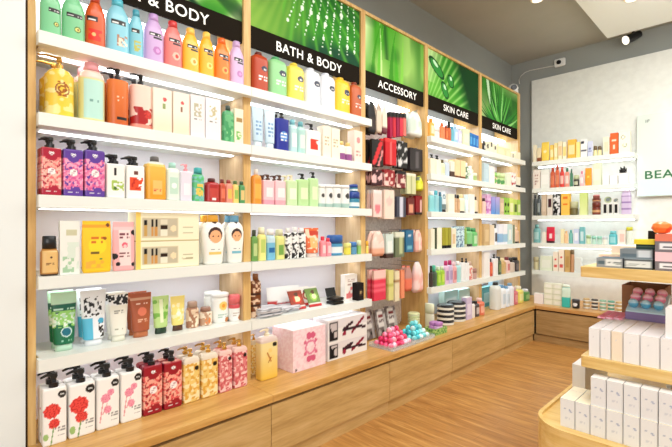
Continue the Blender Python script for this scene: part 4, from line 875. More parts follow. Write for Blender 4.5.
auto(5, 431, 479, tops(262, -6, [
 ('bottle', 3, 4, J((60, 50, 46), cap=bk, f=.7), 'near-black slim bottle'),
 ('bottle', 4, 4, J((70, 90, 70), cap=(80, 190, 160), f=.7), 'dark green bottle with mint cap'),
 ('bottle', 4, 6, J((150, 200, 60), (190, 220, 90), cap=(206, 226, 190)), 'lime green bottle'),
 ('bottle', 4, 6, J((160, 206, 60), (200, 226, 90), cap=(206, 226, 190)), 'lime green bottle'),
 ('bottle', 4, 1, J((226, 190, 220), (170, 130, 180), cap=(190, 40, 110)), 'pink bottle with magenta cap'),
 ('bottle', 4, 1, J((206, 190, 220), (170, 150, 190), cap=(180, 40, 100)), 'lilac bottle with magenta cap'),
 ('bottle', 4, 3, J((230, 170, 170), (200, 120, 130), cap=(230, 200, 206)), 'rose bottle'),
 ('bottle', 4, 3, J((170, 220, 220), cap=wt), 'pale teal bottle'),
 ('pump', 4, 0, J((240, 240, 240), cap='black_plastic'), 'white bottle with black pump'),
 ('pump', 4, 1, J((240, 240, 240), cap='black_plastic'), 'white bottle with black pump'),
 ('bottle', 4, 5, dict(ops=[(240, 226, 214), ('n', (220, 130, 120), 3, .62, 2)], cap=(200, 170, 150)), 'speckled beige bottle'),
 ('jar', 5, 12, J((196, 160, 150), cap=(160, 120, 110)), 'low taupe jar')]), 'fifth shelf, '+R4)
# corner bay
auto(1, 483.5, 521, tops(138, 14, [
 ('bottle', 3, 2, dict(ops=[(40, 36, 36), ('r', -.6, .6, .2, .6, wt)], cap=bk), 'black and white vial'),
 ('box', 4, 2, dict(ops=[(246, 240, 216), ('d', 0, .6, .6, bk)], top=cr), 'cream carton with black spot'),
 ('box', 4, -1, dict(ops=[(246, 240, 216), ('d', 0, .7, .6, bk)], top=cr), 'cream carton with black spot'),
 ('box', 4, 0, dict(ops=[(246, 240, 216), ('d', 0, .6, .5, (60, 50, 40))], top=cr), 'cream carton with brown spot'),
 ('box', 9, 1, J((244, 236, 190), (246, 240, 204), top=(248, 244, 214)), 'wide pale yellow carton'),
 ('box', 6, 1, J((244, 236, 194), (246, 240, 204), top=(248, 244, 214)), 'wide pale yellow carton'),
 ('box', 5, 4, dict(ops=[(244, 240, 216), ('r', -.3, .1, .2, .8, (70, 60, 50))], top=cr), 'ivory carton with dark stripe'),
 ('box', 6, 1, J((246, 242, 216), top=cr), 'plain ivory carton')]), 'top shelf, '+R5)
auto(2, 483.5, 521, tops(165, 12, [
 ('box', 6, -2, J((190, 214, 226), (200, 222, 230), top=(210, 230, 240)), 'tall pale blue carton'),
 ('box', 6, -1, J((250, 244, 240), top=wt), 'tall white carton'),
 ('jar', 4, 4, dict(ops=[(240, 190, 160), ('n', (110, 180, 90), 2, .5, 3)], cap=(150, 200, 110)), 'low peach and green jar'),
 ('jar', 4, 3, dict(ops=[(190, 220, 150), ('n', (80, 150, 80), 2, .5, 3)], cap=(200, 226, 160)), 'low light green jar'),
 ('jar', 4, 2, dict(ops=[(200, 226, 160), ('n', (80, 150, 80), 2, .6, 3)], cap=(210, 230, 170)), 'low light green jar'),
 ('box', 5, 0, J((236, 240, 220), top=wt), 'small ivory carton'),
 ('box', 5, -2, dict(ops=[(246, 244, 240), ('n', (190, 80, 80), 3, .68, 3)], top=wt), 'white carton with red flecks'),
 ('box', 5, 1, dict(ops=[(240, 238, 220), ('b', 0, .2, bk)], top=wt), 'ivory carton with black foot')]), 'second shelf, '+R5)
auto(3, 483.5, 521, tops(196, 3, [
 ('bottle', 4, 2, J((236, 200, 190), cap=(70, 50, 50)), 'pale rose bottle with dark cap'),
 ('box', 5, -2, dict(ops=[(226, 190, 226), ('n', (200, 120, 190), 2, .55, 3)], top=wt), 'lilac patterned carton'),
 ('box', 5, 0, dict(ops=[(90, 150, 216), ('g', 0, 1, (170, 160, 226))], top=wt), 'blue violet carton'),
 ('box', 5, 0, dict(ops=[(110, 160, 216), ('g', 0, 1, (190, 170, 226))], top=wt), 'blue violet carton'),
 ('box', 5, 1, J((214, 190, 160), (230, 210, 180), top=cr), 'tan carton with pale label'),
 ('box', 3, 0, dict(ops=[(150, 200, 80), ('d', 0, .6, .7, bk), ('d', 0, .2, .6, bk)], top=lg), 'lime carton with black dots'),
 ('box', 3, 0, dict(ops=[(160, 206, 90), ('d', 0, .6, .7, bk), ('d', 0, .2, .6, bk)], top=lg), 'lime carton with black dots'),
 ('box', 5, 0, J((214, 230, 120), (236, 240, 190), top=cr), 'yellow green carton'),
 ('box', 4, 1, J((196, 220, 110), (90, 110, 60), top=cr), 'green carton with dark label'),
 ('box', 4, 1, J((170, 210, 90), (226, 236, 180), top=cr), 'light green carton')]), 'third shelf, '+R5)
auto(4, 483.5, 521, tops(224, 0, [
 ('box', 7, 0, J((206, 176, 130), (222, 196, 150), top=cr), 'tall tan carton'),
 ('box', 5, 1, J((232, 216, 190), top=cr), 'tall beige carton'),
 ('bottle', 4, 0, J((240, 240, 246), (60, 60, 70), cap=bk), 'white bottle with black label and cap'),
 ('box', 5, 0, dict(ops=[(236, 236, 244), ('b', .1, .5, (150, 190, 226))], top=wt), 'white carton with blue band'),
 ('box', 5, 0, dict(ops=[(240, 240, 246), ('b', .1, .5, (160, 200, 226))], top=wt), 'white carton with blue band'),
 ('box', 5, 0, J((200, 226, 226), (236, 240, 236), top=wt), 'pale teal carton'),
 ('box', 3, 1, dict(ops=[(230, 230, 210), ('r', -.6, .6, 0, 1, (110, 120, 90))], top=wt), 'slim grey green carton'),
 ('bottle', 6, 3, dict(ops=[(226, 190, 160), ('b', 0, .12, bk)], cap=(246, 220, 196)), 'peach bottle')]), 'fourth shelf, '+R5)
auto(5, 483.5, 521, tops(256, -3, [
 ('box', 7, -4, J((240, 238, 236), top=wt), 'tall white upright box'),
 ('bottle', 4, 3, J((200, 70, 40), (226, 110, 70), cap=bk, f=.8), 'brick red bottle with black cap'),
 ('pump', 5, -1, J((240, 238, 236), cap='black_plastic'), 'white bottle with black pump'),
 ('bottle', 4, 2, J((60, 80, 50), (120, 140, 90), cap=bk, f=.8), 'dark green bottle with black cap'),
 ('bottle', 5, 4, J((206, 170, 110), cap=(230, 210, 160)), 'tan bottle with cream cap'),
 ('bottle', 4, 3, J((230, 200, 190), (200, 110, 110), cap=(120, 50, 50)), 'pink bottle with maroon cap'),
 ('bottle', 5, 4, J((206, 190, 176), cap=bk, f=.7), 'greige bottle with black cap'),
 ('bottle', 5, 4, J((60, 54, 56), (110, 100, 100), cap=bk), 'dark charcoal bottle')]), 'fifth shelf, '+R5)
# counters of the far bays
row(6, [
 ('jar', 433, 441.5, 303.5, dict(ops=[(240, 238, 214)], cap=(232, 238, 206)), 'pale yellow tub with lid', {'D': .09}),
 ('box', 466.5, 472, 297.5, J((206, 190, 220), (226, 216, 236), top=wt), 'lilac upright carton', {'D': .05}),
 ('bottle', 472.5, 476, 301, J((236, 230, 226), cap=bk, f=.85), 'slim white bottle with black cap', {'k': .9}),
 ('bottle', 476.5, 480.5, 301, J((80, 70, 70), (200, 190, 190), cap=bk, f=.85), 'slim charcoal bottle', {'k': .9}),
 ('bottle', 481, 486, 298, J((226, 120, 90), (240, 180, 160), cap=(240, 200, 190)), 'coral red bottle', {'k': .9})],
 'counter, '+R4, xf=.06)
its = []
for c_, (pa, pb) in enumerate([(443.5, 453.5), (455, 465.5)]):
    for q in range(4):
        ya, yb = yL(pa, .03), yL(pb, .03); w_ = (yb-ya)*.9; hq = .043
        o = build('jar', w_, hq, w_, dict(ops=[(240, 240, 232)], cap=(28, 28, 30), f=.55), (9, 5), (.045-w_/2+.03, (ya+yb)/2, SHZ[6]+G+q*(hq+.0008)), 0)
        its.append((o, 'black lidded white jar in the ' + ['near', 'far'][c_] + ' stack', 'jar'))
label_row(its, 'counter, '+R4, 'bottom')
row(6, [
 ('box', 444, 458, 290.5, J((190, 228, 226), (220, 240, 240), top=(200, 236, 236)), 'teal and white carton behind striped jars', {'D': .06}),
 ('box', 459, 470, 289, J((190, 228, 226), (220, 240, 240), top=(200, 236, 236)), 'teal and white carton behind striped jars', {'D': .06}),
 ('box', 471, 481, 288, J((120, 190, 196), (190, 226, 226), top=(150, 214, 216)), 'turquoise carton in the rear row', {'D': .06}),
 ('box', 482, 492, 287, J((110, 180, 186), (190, 226, 226), top=(150, 214, 216)), 'turquoise carton in the rear row', {'D': .06})],
 'counter, '+R4, xf=-.12)
row(6, [
 ('bottle', 497.5, 502.5, 280, J((226, 230, 226), cap=bk, f=.9, cw=.5), 'tall pale bottle with black cap', {'k': .9}),
 ('bottle', 503, 507, 285, J((236, 240, 244), (200, 216, 230), cap=(100, 150, 190), f=.88), 'tall white bottle with blue cap', {'k': .9}),
 ('bottle', 507.5, 511, 286, J((226, 234, 244), (200, 216, 230), cap=(100, 150, 190), f=.88), 'tall white bottle with blue cap', {'k': .9}),
 ('bottle', 511.5, 515, 283, J((230, 230, 240), cap=(110, 150, 180), f=.88), 'tall white bottle with blue cap', {'k': .9}),
 ('bottle', 515.5, 519, 287, J((206, 110, 120), (226, 160, 160), cap=(210, 180, 180)), 'rose red bottle', {'k': .9}),
 ('bottle', 520, 525, 286, J((230, 220, 110), (240, 236, 170), cap=(230, 226, 200)), 'yellow bottle', {'k': .8}),
 ('bottle', 526, 531, 289, J((90, 150, 80), (150, 190, 120), cap=(220, 220, 226)), 'leaf green bottle', {'k': .6})],
 'counter, '+R5, xf=.06)
row(6, [
 ('box', 493, 498.5, 276, J((196, 226, 240), (236, 244, 246), top=wt), 'tall pale blue carton in the rear row', {'D': .06}),
 ('box', 499, 504, 277, J((226, 236, 244), (236, 244, 246), top=wt), 'tall white carton in the rear row', {'D': .06})],
 'counter, '+R5, xf=-.12)

# ------------------------------------------------------------------ back wall
BW = 'back wall'
YB = 5.315
def wrow(s, seq, nm, **k): return row(s, seq, nm, 'B', YB, end='the corner', **k)
wrow(1, [
 ('box', 533, 536.5, 145, J((244, 236, 210), top=cr), 'slim ivory carton'),
 ('box', 537, 541, 148, dict(ops=[(240, 226, 190), ('b', 0, .3, (150, 90, 60))], top=cr), 'small beige and brown carton'),
 ('pouch', 541.5, 549.5, 142, dict(ops=[(248, 214, 90), ('d', 0, .5, .4, (250, 240, 190))]), 'yellow pouch'),
 ('box', 550, 553.5, 145, J((244, 206, 100), (250, 236, 180), top=cr), 'yellow carton'),
 ('box', 554, 557.5, 143, J((244, 226, 160), (250, 240, 200), top=cr), 'pale yellow carton'),
 ('box', 558, 562, 141.5, J((246, 234, 200), (240, 200, 150), top=cr), 'ivory carton with peach label'),
 ('box', 562.5, 566.5, 142, J((246, 238, 214), (250, 220, 140), top=cr), 'ivory carton with yellow label'),
 ('box', 567.5, 575.5, 139.5, J((244, 190, 80), (250, 226, 170), top=cr), 'orange and cream carton'),
 ('box', 576, 580, 142, J((246, 232, 150), top=cr), 'lemon carton'),
 ('box', 580.5, 587, 139, dict(ops=[(244, 244, 244), ('r', -.8, .8, .3, .4, (90, 90, 100)), ('r', -.8, 0, .75, .9, (60, 60, 70))], top=wt), 'white carton with grey print'),
 ('pouch', 587.5, 593, 141, dict(ops=[(206, 212, 236), ('t', -.5, .5, .3, .6, (110, 120, 170), 2)]), 'pale blue pouch'),
 ('jar', 593.5, 597.3, 146, J((244, 230, 170), cap=(110, 90, 60), f=.6), 'small cream jar with brown lid'),
 ('jar', 597.8, 601.6, 146, J((244, 230, 170), cap=(110, 90, 60), f=.6), 'small cream jar with brown lid'),
 ('box', 603, 609.5, 137, J((244, 236, 214), (250, 220, 190), top=cr), 'ivory square carton'),
 ('box', 610, 618, 133, dict(ops=[(232, 104, 56), ('r', -.5, .5, .6, .7, (250, 220, 200)), ('r', -.3, .3, .25, .45, (250, 220, 200))], top=(240, 150, 110)), 'tall orange red carton'),
 ('box', 618.5, 630, 131, dict(ops=[(246, 240, 222), ('o', -.2, .72, .3, .4, (110, 120, 70)), ('o', .1, .35, .3, .4, (150, 160, 110))], top=cr), 'wide ivory carton with olive rings')],
 'top shelf, '+BW)
wrow(2, [
 ('box', 533, 540, 170, dict(ops=[(246, 236, 226), ('t', -.5, .5, .2, .8, (190, 150, 140), 4)], top=cr), 'ivory carton with text'),
 ('box', 540.5, 549.5, 170, J((240, 242, 236), (250, 250, 246), top=wt), 'white square carton'),
 ('bottle', 550.5, 555, 167, J((206, 90, 50), (220, 120, 80), cap=(180, 60, 40)), 'rust orange bottle'),
 ('bottle', 555.3, 559.6, 164.5, J((214, 96, 56), (220, 130, 90), cap=(190, 70, 40)), 'rust orange bottle'),
 ('bottle', 560, 564.5, 167, J((220, 60, 50), (244, 190, 180), cap=(220, 80, 60)), 'scarlet bottle'),
 ('bottle', 565, 569.5, 168, J((240, 150, 130), (250, 220, 210), cap=(60, 120, 90)), 'salmon bottle with green cap'),
 ('bottle', 570, 573, 169, J((70, 130, 100), cap=(50, 110, 90)), 'slim green bottle'),
 ('jar', 573.5, 579.5, 175, J((60, 56, 50), (200, 200, 170), cap=(190, 200, 160)), 'dark jar with pale lid'),
 ('bottle', 580, 584, 171, J((246, 190, 200), (250, 230, 230), cap=(230, 140, 160)), 'soft pink bottle'),
 ('pouch', 585, 592, 168, dict(ops=[(240, 160, 50), ('d', 0, .5, .4, (250, 214, 90))]), 'orange pouch'),
 ('box', 592.5, 601, 162.5, J((226, 230, 206), (236, 238, 220), top=wt), 'tall pale sage carton'),
 ('box', 602.5, 609, 175.5, J((244, 244, 242), top=wt), 'low white carton'),
 ('box', 609.5, 617.5, 175.5, J((246, 246, 242), top=wt), 'low white carton')],
 'second shelf, '+BW)
row(2, [('box', 618.5, 628, 173, J((244, 244, 244), top=wt), 'white carton under a black ornament')], 'second shelf, '+BW, 'B', YB, end='the corner')
xo = xB(623, YB+.03); zo = SHZ[2]+G+zat(173, xo, YB)-SHZ[2]+.002
me = MB()
for a in range(6):
    an = a*math.pi/3; me.tube([(0, 0, .02), (.025*math.cos(an), 0, .02+.025*math.sin(an)), (.034*math.cos(an+.25), 0, .045+.028*math.sin(an+.25))], [.008, .014, .004], 6)
me.tube([(0, 0, 0), (0, 0, .04)], .01, 8); me.box(-.03, .03, -.02, .02, -.001, .006)
o = me.build('flower_ornament', 'black_plastic', loc=(xo, YB+.035, zo)); tag(o, 'black flower ornament on a white carton, second back wall shelf', 'ornament')
wrow(3, [
 ('bottle', 533.5, 537, 193, J((60, 70, 74), cap=bk), 'slim dark bottle'),
 ('bottle', 537.3, 540.8, 192, J((70, 80, 84), (150, 160, 160), cap=bk), 'slim dark bottle'),
 ('box', 541.5, 546.5, 194, J((206, 184, 160), (220, 200, 180), top=cr), 'taupe carton'),
 ('box', 547, 552.5, 195, dict(ops=[(226, 216, 206), ('r', -.6, .7, .4, .8, (70, 40, 46))], top=cr), 'beige carton with maroon square'),
 ('box', 553, 560, 194, dict(ops=[(230, 230, 230), ('n', K, 2.4, .52, 2)], top=wt), 'black and white patterned carton'),
 ('box', 561, 569.5, 193.5, dict(ops=[(246, 196, 90), ('r', -.6, .6, .45, .55, (230, 120, 40)), ('r', -.5, .5, .75, .85, (230, 120, 40))], top=cr), 'light orange carton with bars'),
 ('jar', 570, 578.5, 201.5, J((110, 100, 60), cap=(190, 190, 150), f=.5), 'flat olive jar'),
 ('box', 579.5, 587, 193, dict(ops=[(226, 236, 170), ('g', 0, 1, (200, 220, 130))], top=cr), 'pale lime carton'),
 ('jar', 592, 601, 202, dict(ops=[(120, 50, 36), ('b', .3, .6, (206, 160, 110))], cap=(110, 44, 34), f=.6), 'red brown jar at the bottom of its stack'),
 ('box', 602.5, 607.5, 203, dict(ops=[(236, 236, 232), ('r', -.6, .6, .15, .85, bk)], top=wt), 'small box with a black glyph'),
 ('box', 608, 613, 203, dict(ops=[(236, 236, 232), ('r', -.6, .6, .15, .85, bk)], top=wt), 'small box with a black glyph'),
 ('box', 613.5, 618.5, 203, dict(ops=[(236, 236, 232), ('r', -.6, .6, .15, .85, bk)], top=wt), 'small box with a black glyph'),
 ('bottle', 621.5, 631.5, 189, dict(ops=[(206, 190, 222), ('b', .2, .26, (150, 120, 180)), ('b', .5, .56, (150, 120, 180)), ('b', .78, .84, (150, 120, 180))], cap=(220, 206, 232), f=.9, cw=.9, n=6), 'tall lilac ribbed bottle')],
 'third shelf, '+BW)
xo = xB(596.5, YB+.05); zt3 = zat(202, xo, YB+.02)
o = build('jar', .085, .04, .085, dict(ops=[(130, 54, 40), ('b', .3, .6, (206, 160, 110))], cap=(120, 50, 40), f=.6), (9, 6), (xo, YB+.05, zt3+.003), -math.pi/2); tag(o, 'red brown jar in the middle of its stack, back wall', 'jar')
o = build('jar', .07, .035, .07, dict(ops=[(140, 70, 60)], cap=(220, 150, 150), f=.6), (9, 6), (xo, YB+.05, zt3+.045), -math.pi/2); tag(o, 'small pink lidded jar topping the red brown stack', 'jar')
def disc_stand(px, py, r, c1, lb):
    xo = xB(px, YB+.03); z0 = zat(203, xo, YB)+.002
    e_ = empty('round_compact', (xo, YB+.03, z0)); tag(e_, lb, 'compact')
    me = loft('case', [(0, r, r, 2), (.012, r, r, 2)], 8, 2, [c1, ('o', 0, 0, .6, .8, (60, 80, 50))], 'print_gloss'); o = link('case', me, e_, (0, .006, r+.0)); o.rotation_euler = (math.pi/2, 0, 0)
    MB().tube([(0, -.0065, r), (0, -.009, r)], r*.6, 16).build('inset', 'letter_grey', e_)
disc_stand(608, 195, .034, (190, 200, 160), 'round green compact standing on glyph boxes')
disc_stand(615.5, 197, .026, (230, 226, 214), 'round cream compact standing on glyph boxes')
wrow(4, [
 ('bottle', 533.5, 540.5, 224.5, J((120, 180, 180), (170, 210, 210), cap=(100, 160, 160), n=2.2), 'muted teal bottle'),
 ('box', 542, 546, 232, J((244, 240, 226), top=wt), 'small ivory carton'),
 ('pouch', 546.5, 555, 227, dict(ops=[(214, 40, 70), ('r', -.3, .4, .3, .6, (250, 220, 226)), ('b', 0, .15, (60, 20, 30))]), 'crimson pouch'),
 ('box', 560.5, 564, 229, J((246, 236, 190), top=cr), 'slim lemon carton'),
 ('bottle', 564.3, 568.5, 231, J((246, 206, 160), cap=(240, 190, 130)), 'peach bottle'),
 ('bottle', 569, 573, 230, J((120, 190, 180), cap=(100, 180, 170)), 'teal bottle'),
 ('box', 573.5, 579, 229, J((206, 216, 240), (240, 244, 250), top=wt), 'pale blue carton'),
 ('box', 579.5, 584.5, 227, J((120, 190, 196), (200, 226, 230), top=wt), 'tall aqua carton'),
 ('jar', 586, 591, 235, J((214, 226, 190), cap=(170, 200, 150)), 'low sage jar'),
 ('jar', 591.5, 596.5, 236, J((190, 226, 210), cap=(150, 210, 190)), 'low mint jar'),
 ('jar', 597, 602, 236.5, J((190, 226, 210), cap=(150, 210, 190)), 'low mint jar'),
 ('jar', 602.5, 607.5, 236.5, J((240, 240, 230), cap=(214, 220, 226)), 'low white jar'),
 ('bottle', 609, 617.5, 231, J((90, 190, 200), (150, 216, 222), cap=(120, 206, 214), cw=.8), 'squat turquoise bottle'),
 ('box', 618.5, 625.5, 230, J((246, 236, 226), (246, 200, 190), top=(230, 170, 160)), 'ivory carton with coral top'),
 ('jar', 626, 633, 227, J((226, 236, 226), cap=(206, 206, 60), f=.8), 'white jar with yellow lid')],
 'fourth shelf, '+BW)
wrow(5, [
 ('jar', 533.5, 539, 257, J((206, 200, 160), cap=(190, 180, 140)), 'low khaki jar'),
 ('box', 540, 552, 256, J((230, 238, 216), (240, 244, 230), top=wt), 'wide pale green carton'),
 ('box', 553, 558, 252, dict(ops=[(246, 232, 214), ('d', 0, .62, .5, (214, 60, 60)), ('r', -.5, .5, .2, .35, (214, 90, 80))], top=cr), 'cream carton with red emblem'),
 ('box', 558.5, 564, 250, dict(ops=[(246, 232, 214), ('d', 0, .66, .5, (214, 60, 60)), ('r', -.5, .5, .2, .35, (214, 90, 80))], top=cr), 'cream carton with red emblem'),
 ('box', 564.5, 570, 250, J((206, 170, 110), (190, 150, 90), top=cr), 'tan carton'),
 ('jar', 570.5, 574.5, 248, J((200, 150, 110), cap=(130, 110, 80), f=.8), 'tall tan jar'),
 ('box', 575, 581, 258, J((226, 230, 226), top=wt), 'small grey white carton')],
 'fifth shelf, '+BW)
# back counter
YC = 4.98
row(6, [('box', 534, 543.5, 293.5, J((244, 236, 236), top=wt), 'pinkish white carton', {'D': .06})], 'back wall counter', 'B', YC, end='the corner')
its = []
for c_ in range(2):
    for q in range(4):
        xa, xb_ = xB(544+9*c_, YC), xB(552.7+9*c_, YC); hq = .059
        me = carton('product_carton', .07, xb_-xa, hq, [(232, 234, 214), ('r', -.7, .7, .3, .7, (240, 240, 228)), ('b', 0, .08, (190, 196, 160))], 'print_card', 8, 6, top=(240, 242, 226))
        o = link('product_carton', me, None, ((xa+xb_)/2, YC+.035, SHZ[6]+G+q*(hq+.0006)), -math.pi/2); its.append((o, 'pale green square carton in the ' + ['corner-side', 'outer'][c_] + ' stack', 'box'))
label_row(its, 'back wall counter', 'bottom')
row(6, [('bottle', 562, 570.5, 285, dict(ops=[(60, 190, 180), ('b', .5, 1, (214, 236, 220))], cap=(226, 240, 226), f=.9, cw=.9, n=5), 'clear bottle with turquoise liquid'),
        ('jar', 572, 580, 299.5, dict(ops=[(26, 26, 30), ('d', 0, .7, .6, (236, 236, 240))], cap=(60, 60, 64)), 'round black and white jar')], 'back wall counter', 'B', YC-.03, end='the corner')
its = []
for c_ in range(5):
    for q in range(3):
        xc = xB(586+8.2*c_, YC+.04); w_ = .062; hq = .036
        o = build('jar', w_, hq, w_, dict(ops=[(240, 240, 232), ('b', 0, .2, (190, 150, 90))], cap=[(206, 176, 120), (60, 60, 60), (150, 200, 180), (90, 160, 140), (206, 176, 120)][c_], f=.55), (7, 5), (xc, YC+.06, SHZ[6]+G+q*(hq+.0008)), -math.pi/2)
        its.append((o, ['gold lidded', 'black lidded', 'mint lidded', 'green lidded', 'gold lidded'][c_] + ' white jar, stack ' + NUM[c_+1] + ' from corner', 'jar'))
label_row(its, 'back wall counter', 'bottom')

#@@ACCESSORY
y0, y1 = PY[2]+PT, PY[3]-PT
bay3 = [o for o in COL.objects if o.get('label', '').startswith('oak and white wall shelving holding')][0]
mb = MB().box(-.3045, -.290, y0+.004, y1-.004, SHZ[6]+.02, H+.99)
pb = mb.build('pegboard', 'peg_grey', bay3, loc=(0, -(PY[2]+PY[3])/2, -(SHZ[6]+G)))
hooks = MB()
ACC = []
def hang(px0, px1, yt, yb, ops, desc, cat, n_=2, x=-.08, t_=.022, soft=False, gap=.045):
    ya, yb_ = fit(yL(px0, x), yL(px1, x)); w_ = (yb_-ya)*.94; yc = (ya+yb_)/2; zt_ = zat(yt, x, yc); zb_ = zat(yb, x, yc); h = zt_-zb_
    for q in range(n_):
        xx = x-q*gap
        if soft:
            me = loft('hanging_pack', [(0, t_*.3, w_*.40, 3), (h*.1, t_*.55, w_*.5, 3), (h*.6, t_*.5, w_*.48, 3), (h*.85, t_*.3, w_*.36, 3), (h, t_*.12, w_*.2, 3)], 6, 12, ops, 'print_satin')
        else: me = carton('hanging_pack', t_, w_, h, ops, 'print_satin', 8, 12, top=ops[0])
        root = link('hanging_pack', me, None, (xx, yc, zb_))
        ACC.append((root, desc if q == 0 else 'rear ' + desc, cat, px0))
    hk = MB().tube([(-.2885, yc, zt_+.0045), (x+.02, yc, zt_+.0045), (x+.026, yc, zt_+.016)], .003, 6).build('hook', 'chrome', bay3, loc=(0, -(PY[2]+PY[3])/2, -(SHZ[6]+G)))
dr, rd, pk, ppk, yw = (110, 20, 34), (206, 30, 50), (240, 150, 160), (246, 206, 200), (240, 230, 150)
H1 = 'hook row one'
hang(367.5, 375.5, 102, 134, [bk, ('r', -.8, .8, .1, .5, (60, 50, 50))], 'black brush pouch', 'pouch', 2, soft=True)
hang(376, 381.5, 104, 133, [(226, 210, 190), ('b', .8, 1, (190, 170, 150))], 'beige brush sleeve', 'sleeve', 2, soft=True)
hang(382, 386.8, 106, 134, [(244, 232, 210), ('b', 0, .2, (120, 60, 70))], 'cream brush sleeve', 'sleeve', 2, soft=True)
for q in range(5):
    p = 388.3+q*3.4; hang(p, p+2.9, 112.5+q*.4, 138-q*.5, [[(170, 20, 70), (206, 40, 60), (150, 20, 70), (220, 60, 80), (236, 120, 110)][q], ('b', .78, 1, bk), ('b', .7, .74, (240, 190, 200))], 'magenta hair comb pack with black top', 'comb', 1, t_=.03)
hang(408, 426, 112, 137, [(240, 246, 240), ('n', (210, 226, 214), 1.6, .6, 3)], 'white net bath pouf bag', 'bath pouf', 2, soft=True, t_=.05, gap=.06)
hang(370.5, 382.5, 140, 166, [bk, ('ln', -.6, .1, .6, .9, .3, (226, 50, 56)), ('ln', .1, .0, .9, .6, .14, (244, 150, 150))], 'black pack with diagonal red stripe', 'pack', 2)
hang(384, 395.5, 139, 165, [(206, 24, 36), ('r', -.1, .1, 0, 1, (250, 120, 120)), ('b', .85, 1, (236, 60, 60))], 'bright red pack', 'pack', 2)
hang(397, 406.5, 142, 168, [bk, ('n', (220, 220, 220), 2.2, .66, 3)], 'black spotted pack with white', 'pack', 2)
hang(408, 421.5, 149, 171, [(46, 40, 42), ('r', -.2, .3, .1, .9, (96, 90, 92)), ('r', .6, .7, 0, 1, (140, 60, 60))], 'charcoal hairbrush pack', 'pack', 2, t_=.035)
hang(370, 381, 170, 185, [(60, 16, 26), ('n', (240, 190, 190), 2.2, .6, 3)], 'maroon print eye mask pack', 'pack', 2, t_=.03)
hang(382.5, 393.5, 170, 186, [(150, 24, 34), ('n', (250, 210, 200), 2.4, .56, 4)], 'red floral eye mask pack', 'pack', 2, t_=.03)
hang(395, 404.5, 171, 188, [(120, 30, 40), ('n', (244, 214, 200), 2.0, .5, 6), ('b', .8, 1, bk)], 'pink floral eye mask pack', 'pack', 2, t_=.03)
hang(405.5, 415, 173.5, 194, [(214, 216, 170), ('r', -.05, .05, 0, 1, (170, 176, 120)), ('b', .85, 1, (240, 236, 214))], 'pale green sponge pack', 'sponge', 2)
hang(416, 427, 176, 191, [(214, 220, 40), ('b', .72, 1, (120, 130, 110)), ('n', (236, 240, 80), 1.5, .5, 3)], 'lime yellow sponge', 'sponge', 1, soft=True, t_=.06)
hang(372, 381, 190, 217, [(246, 214, 206), ('d', 0, .3, .7, (236, 130, 140)), ('b', .85, 1, (240, 230, 226))], 'pink oval puff pack', 'puff', 2)
hang(383, 393.5, 190, 219, [(246, 222, 206), ('d', 0, .6, .6, (248, 200, 190))], 'pale peach puff pack', 'puff', 2)
hang(395.5, 405, 197, 217, [(70, 70, 84), ('r', -.4, .4, 0, 1, (210, 212, 226))], 'silver tweezer pack', 'pack', 2)
hang(406.5, 413.5, 198, 215, [(110, 40, 36), ('r', -.5, .5, .1, .6, (226, 160, 130))], 'brown nail kit pack', 'kit', 2)
hang(414.5, 426, 196, 214.5, [(140, 14, 26), ('r', .5, .9, .1, .8, (236, 200, 190)), ('b', 0, .1, bk)], 'dark red nail kit pack', 'kit', 2)
hang(371, 384, 231, 256, [(244, 206, 190), ('n', (250, 226, 214), 1.6, .5, 3), ('b', 0, .3, (244, 180, 150))], 'peach puff bag', 'bag', 2, soft=True, t_=.04)
hang(385, 392.5, 234, 258, [(214, 230, 222), ('r', -.5, .5, .2, .7, (240, 246, 240)), ('b', 0, .2, (70, 50, 46))], 'mint lash card', 'card', 2)
hang(394, 403.5, 232, 257, [(110, 120, 90), ('r', 0, .6, .1, .9, (190, 200, 150)), ('b', .8, 1, (226, 230, 210))], 'olive lash card', 'card', 2)
hang(404.5, 412.5, 230, 252, [(40, 110, 150), ('r', -.6, .6, .1, .3, (110, 180, 200)), ('r', -.4, .4, .7, .8, (220, 230, 236))], 'blue comb card', 'card', 2)
hang(414, 426.5, 230, 252, [(246, 206, 190), ('r', -.1, .1, 0, 1, (250, 230, 220)), ('n', (240, 180, 170), 1.4, .6, 3)], 'peach puff bag beside the side panel', 'bag', 2, soft=True, t_=.04)
hang(372.5, 385, 270, 300, [(232, 60, 86), ('b', .72, 1, (246, 206, 196)), ('b', .3, .34, (250, 110, 130)), ('b', .5, .54, (250, 110, 130))], 'hot pink puff pack', 'puff', 2)
hang(387.5, 392.5, 270, 300, [(226, 220, 140), ('b', .5, .55, (190, 190, 90))], 'yellow file card', 'file', 2)
hang(394, 398.5, 271, 301, [(240, 226, 190), ('b', .6, .7, (170, 120, 60))], 'cream file card', 'file', 2)
hang(400, 403.5, 270, 298, [(246, 150, 110)], 'slim orange file card', 'file', 2)
hang(404.5, 411.5, 266, 291, [(236, 120, 90), ('b', .5, 1, (190, 140, 130))], 'orange brush pack', 'brush', 2, soft=True, t_=.03)
hang(412.5, 425, 262, 292, [(246, 190, 180), ('g', .5, 1, (240, 236, 236)), ('n', (250, 220, 214), 1.6, .6, 3)], 'pink and white bath pouf', 'bath pouf', 1, soft=True, t_=.07)
label_row([(a, b_, c) for a, b_, c, d in ACC], 'accessory bay hooks', 'near side')
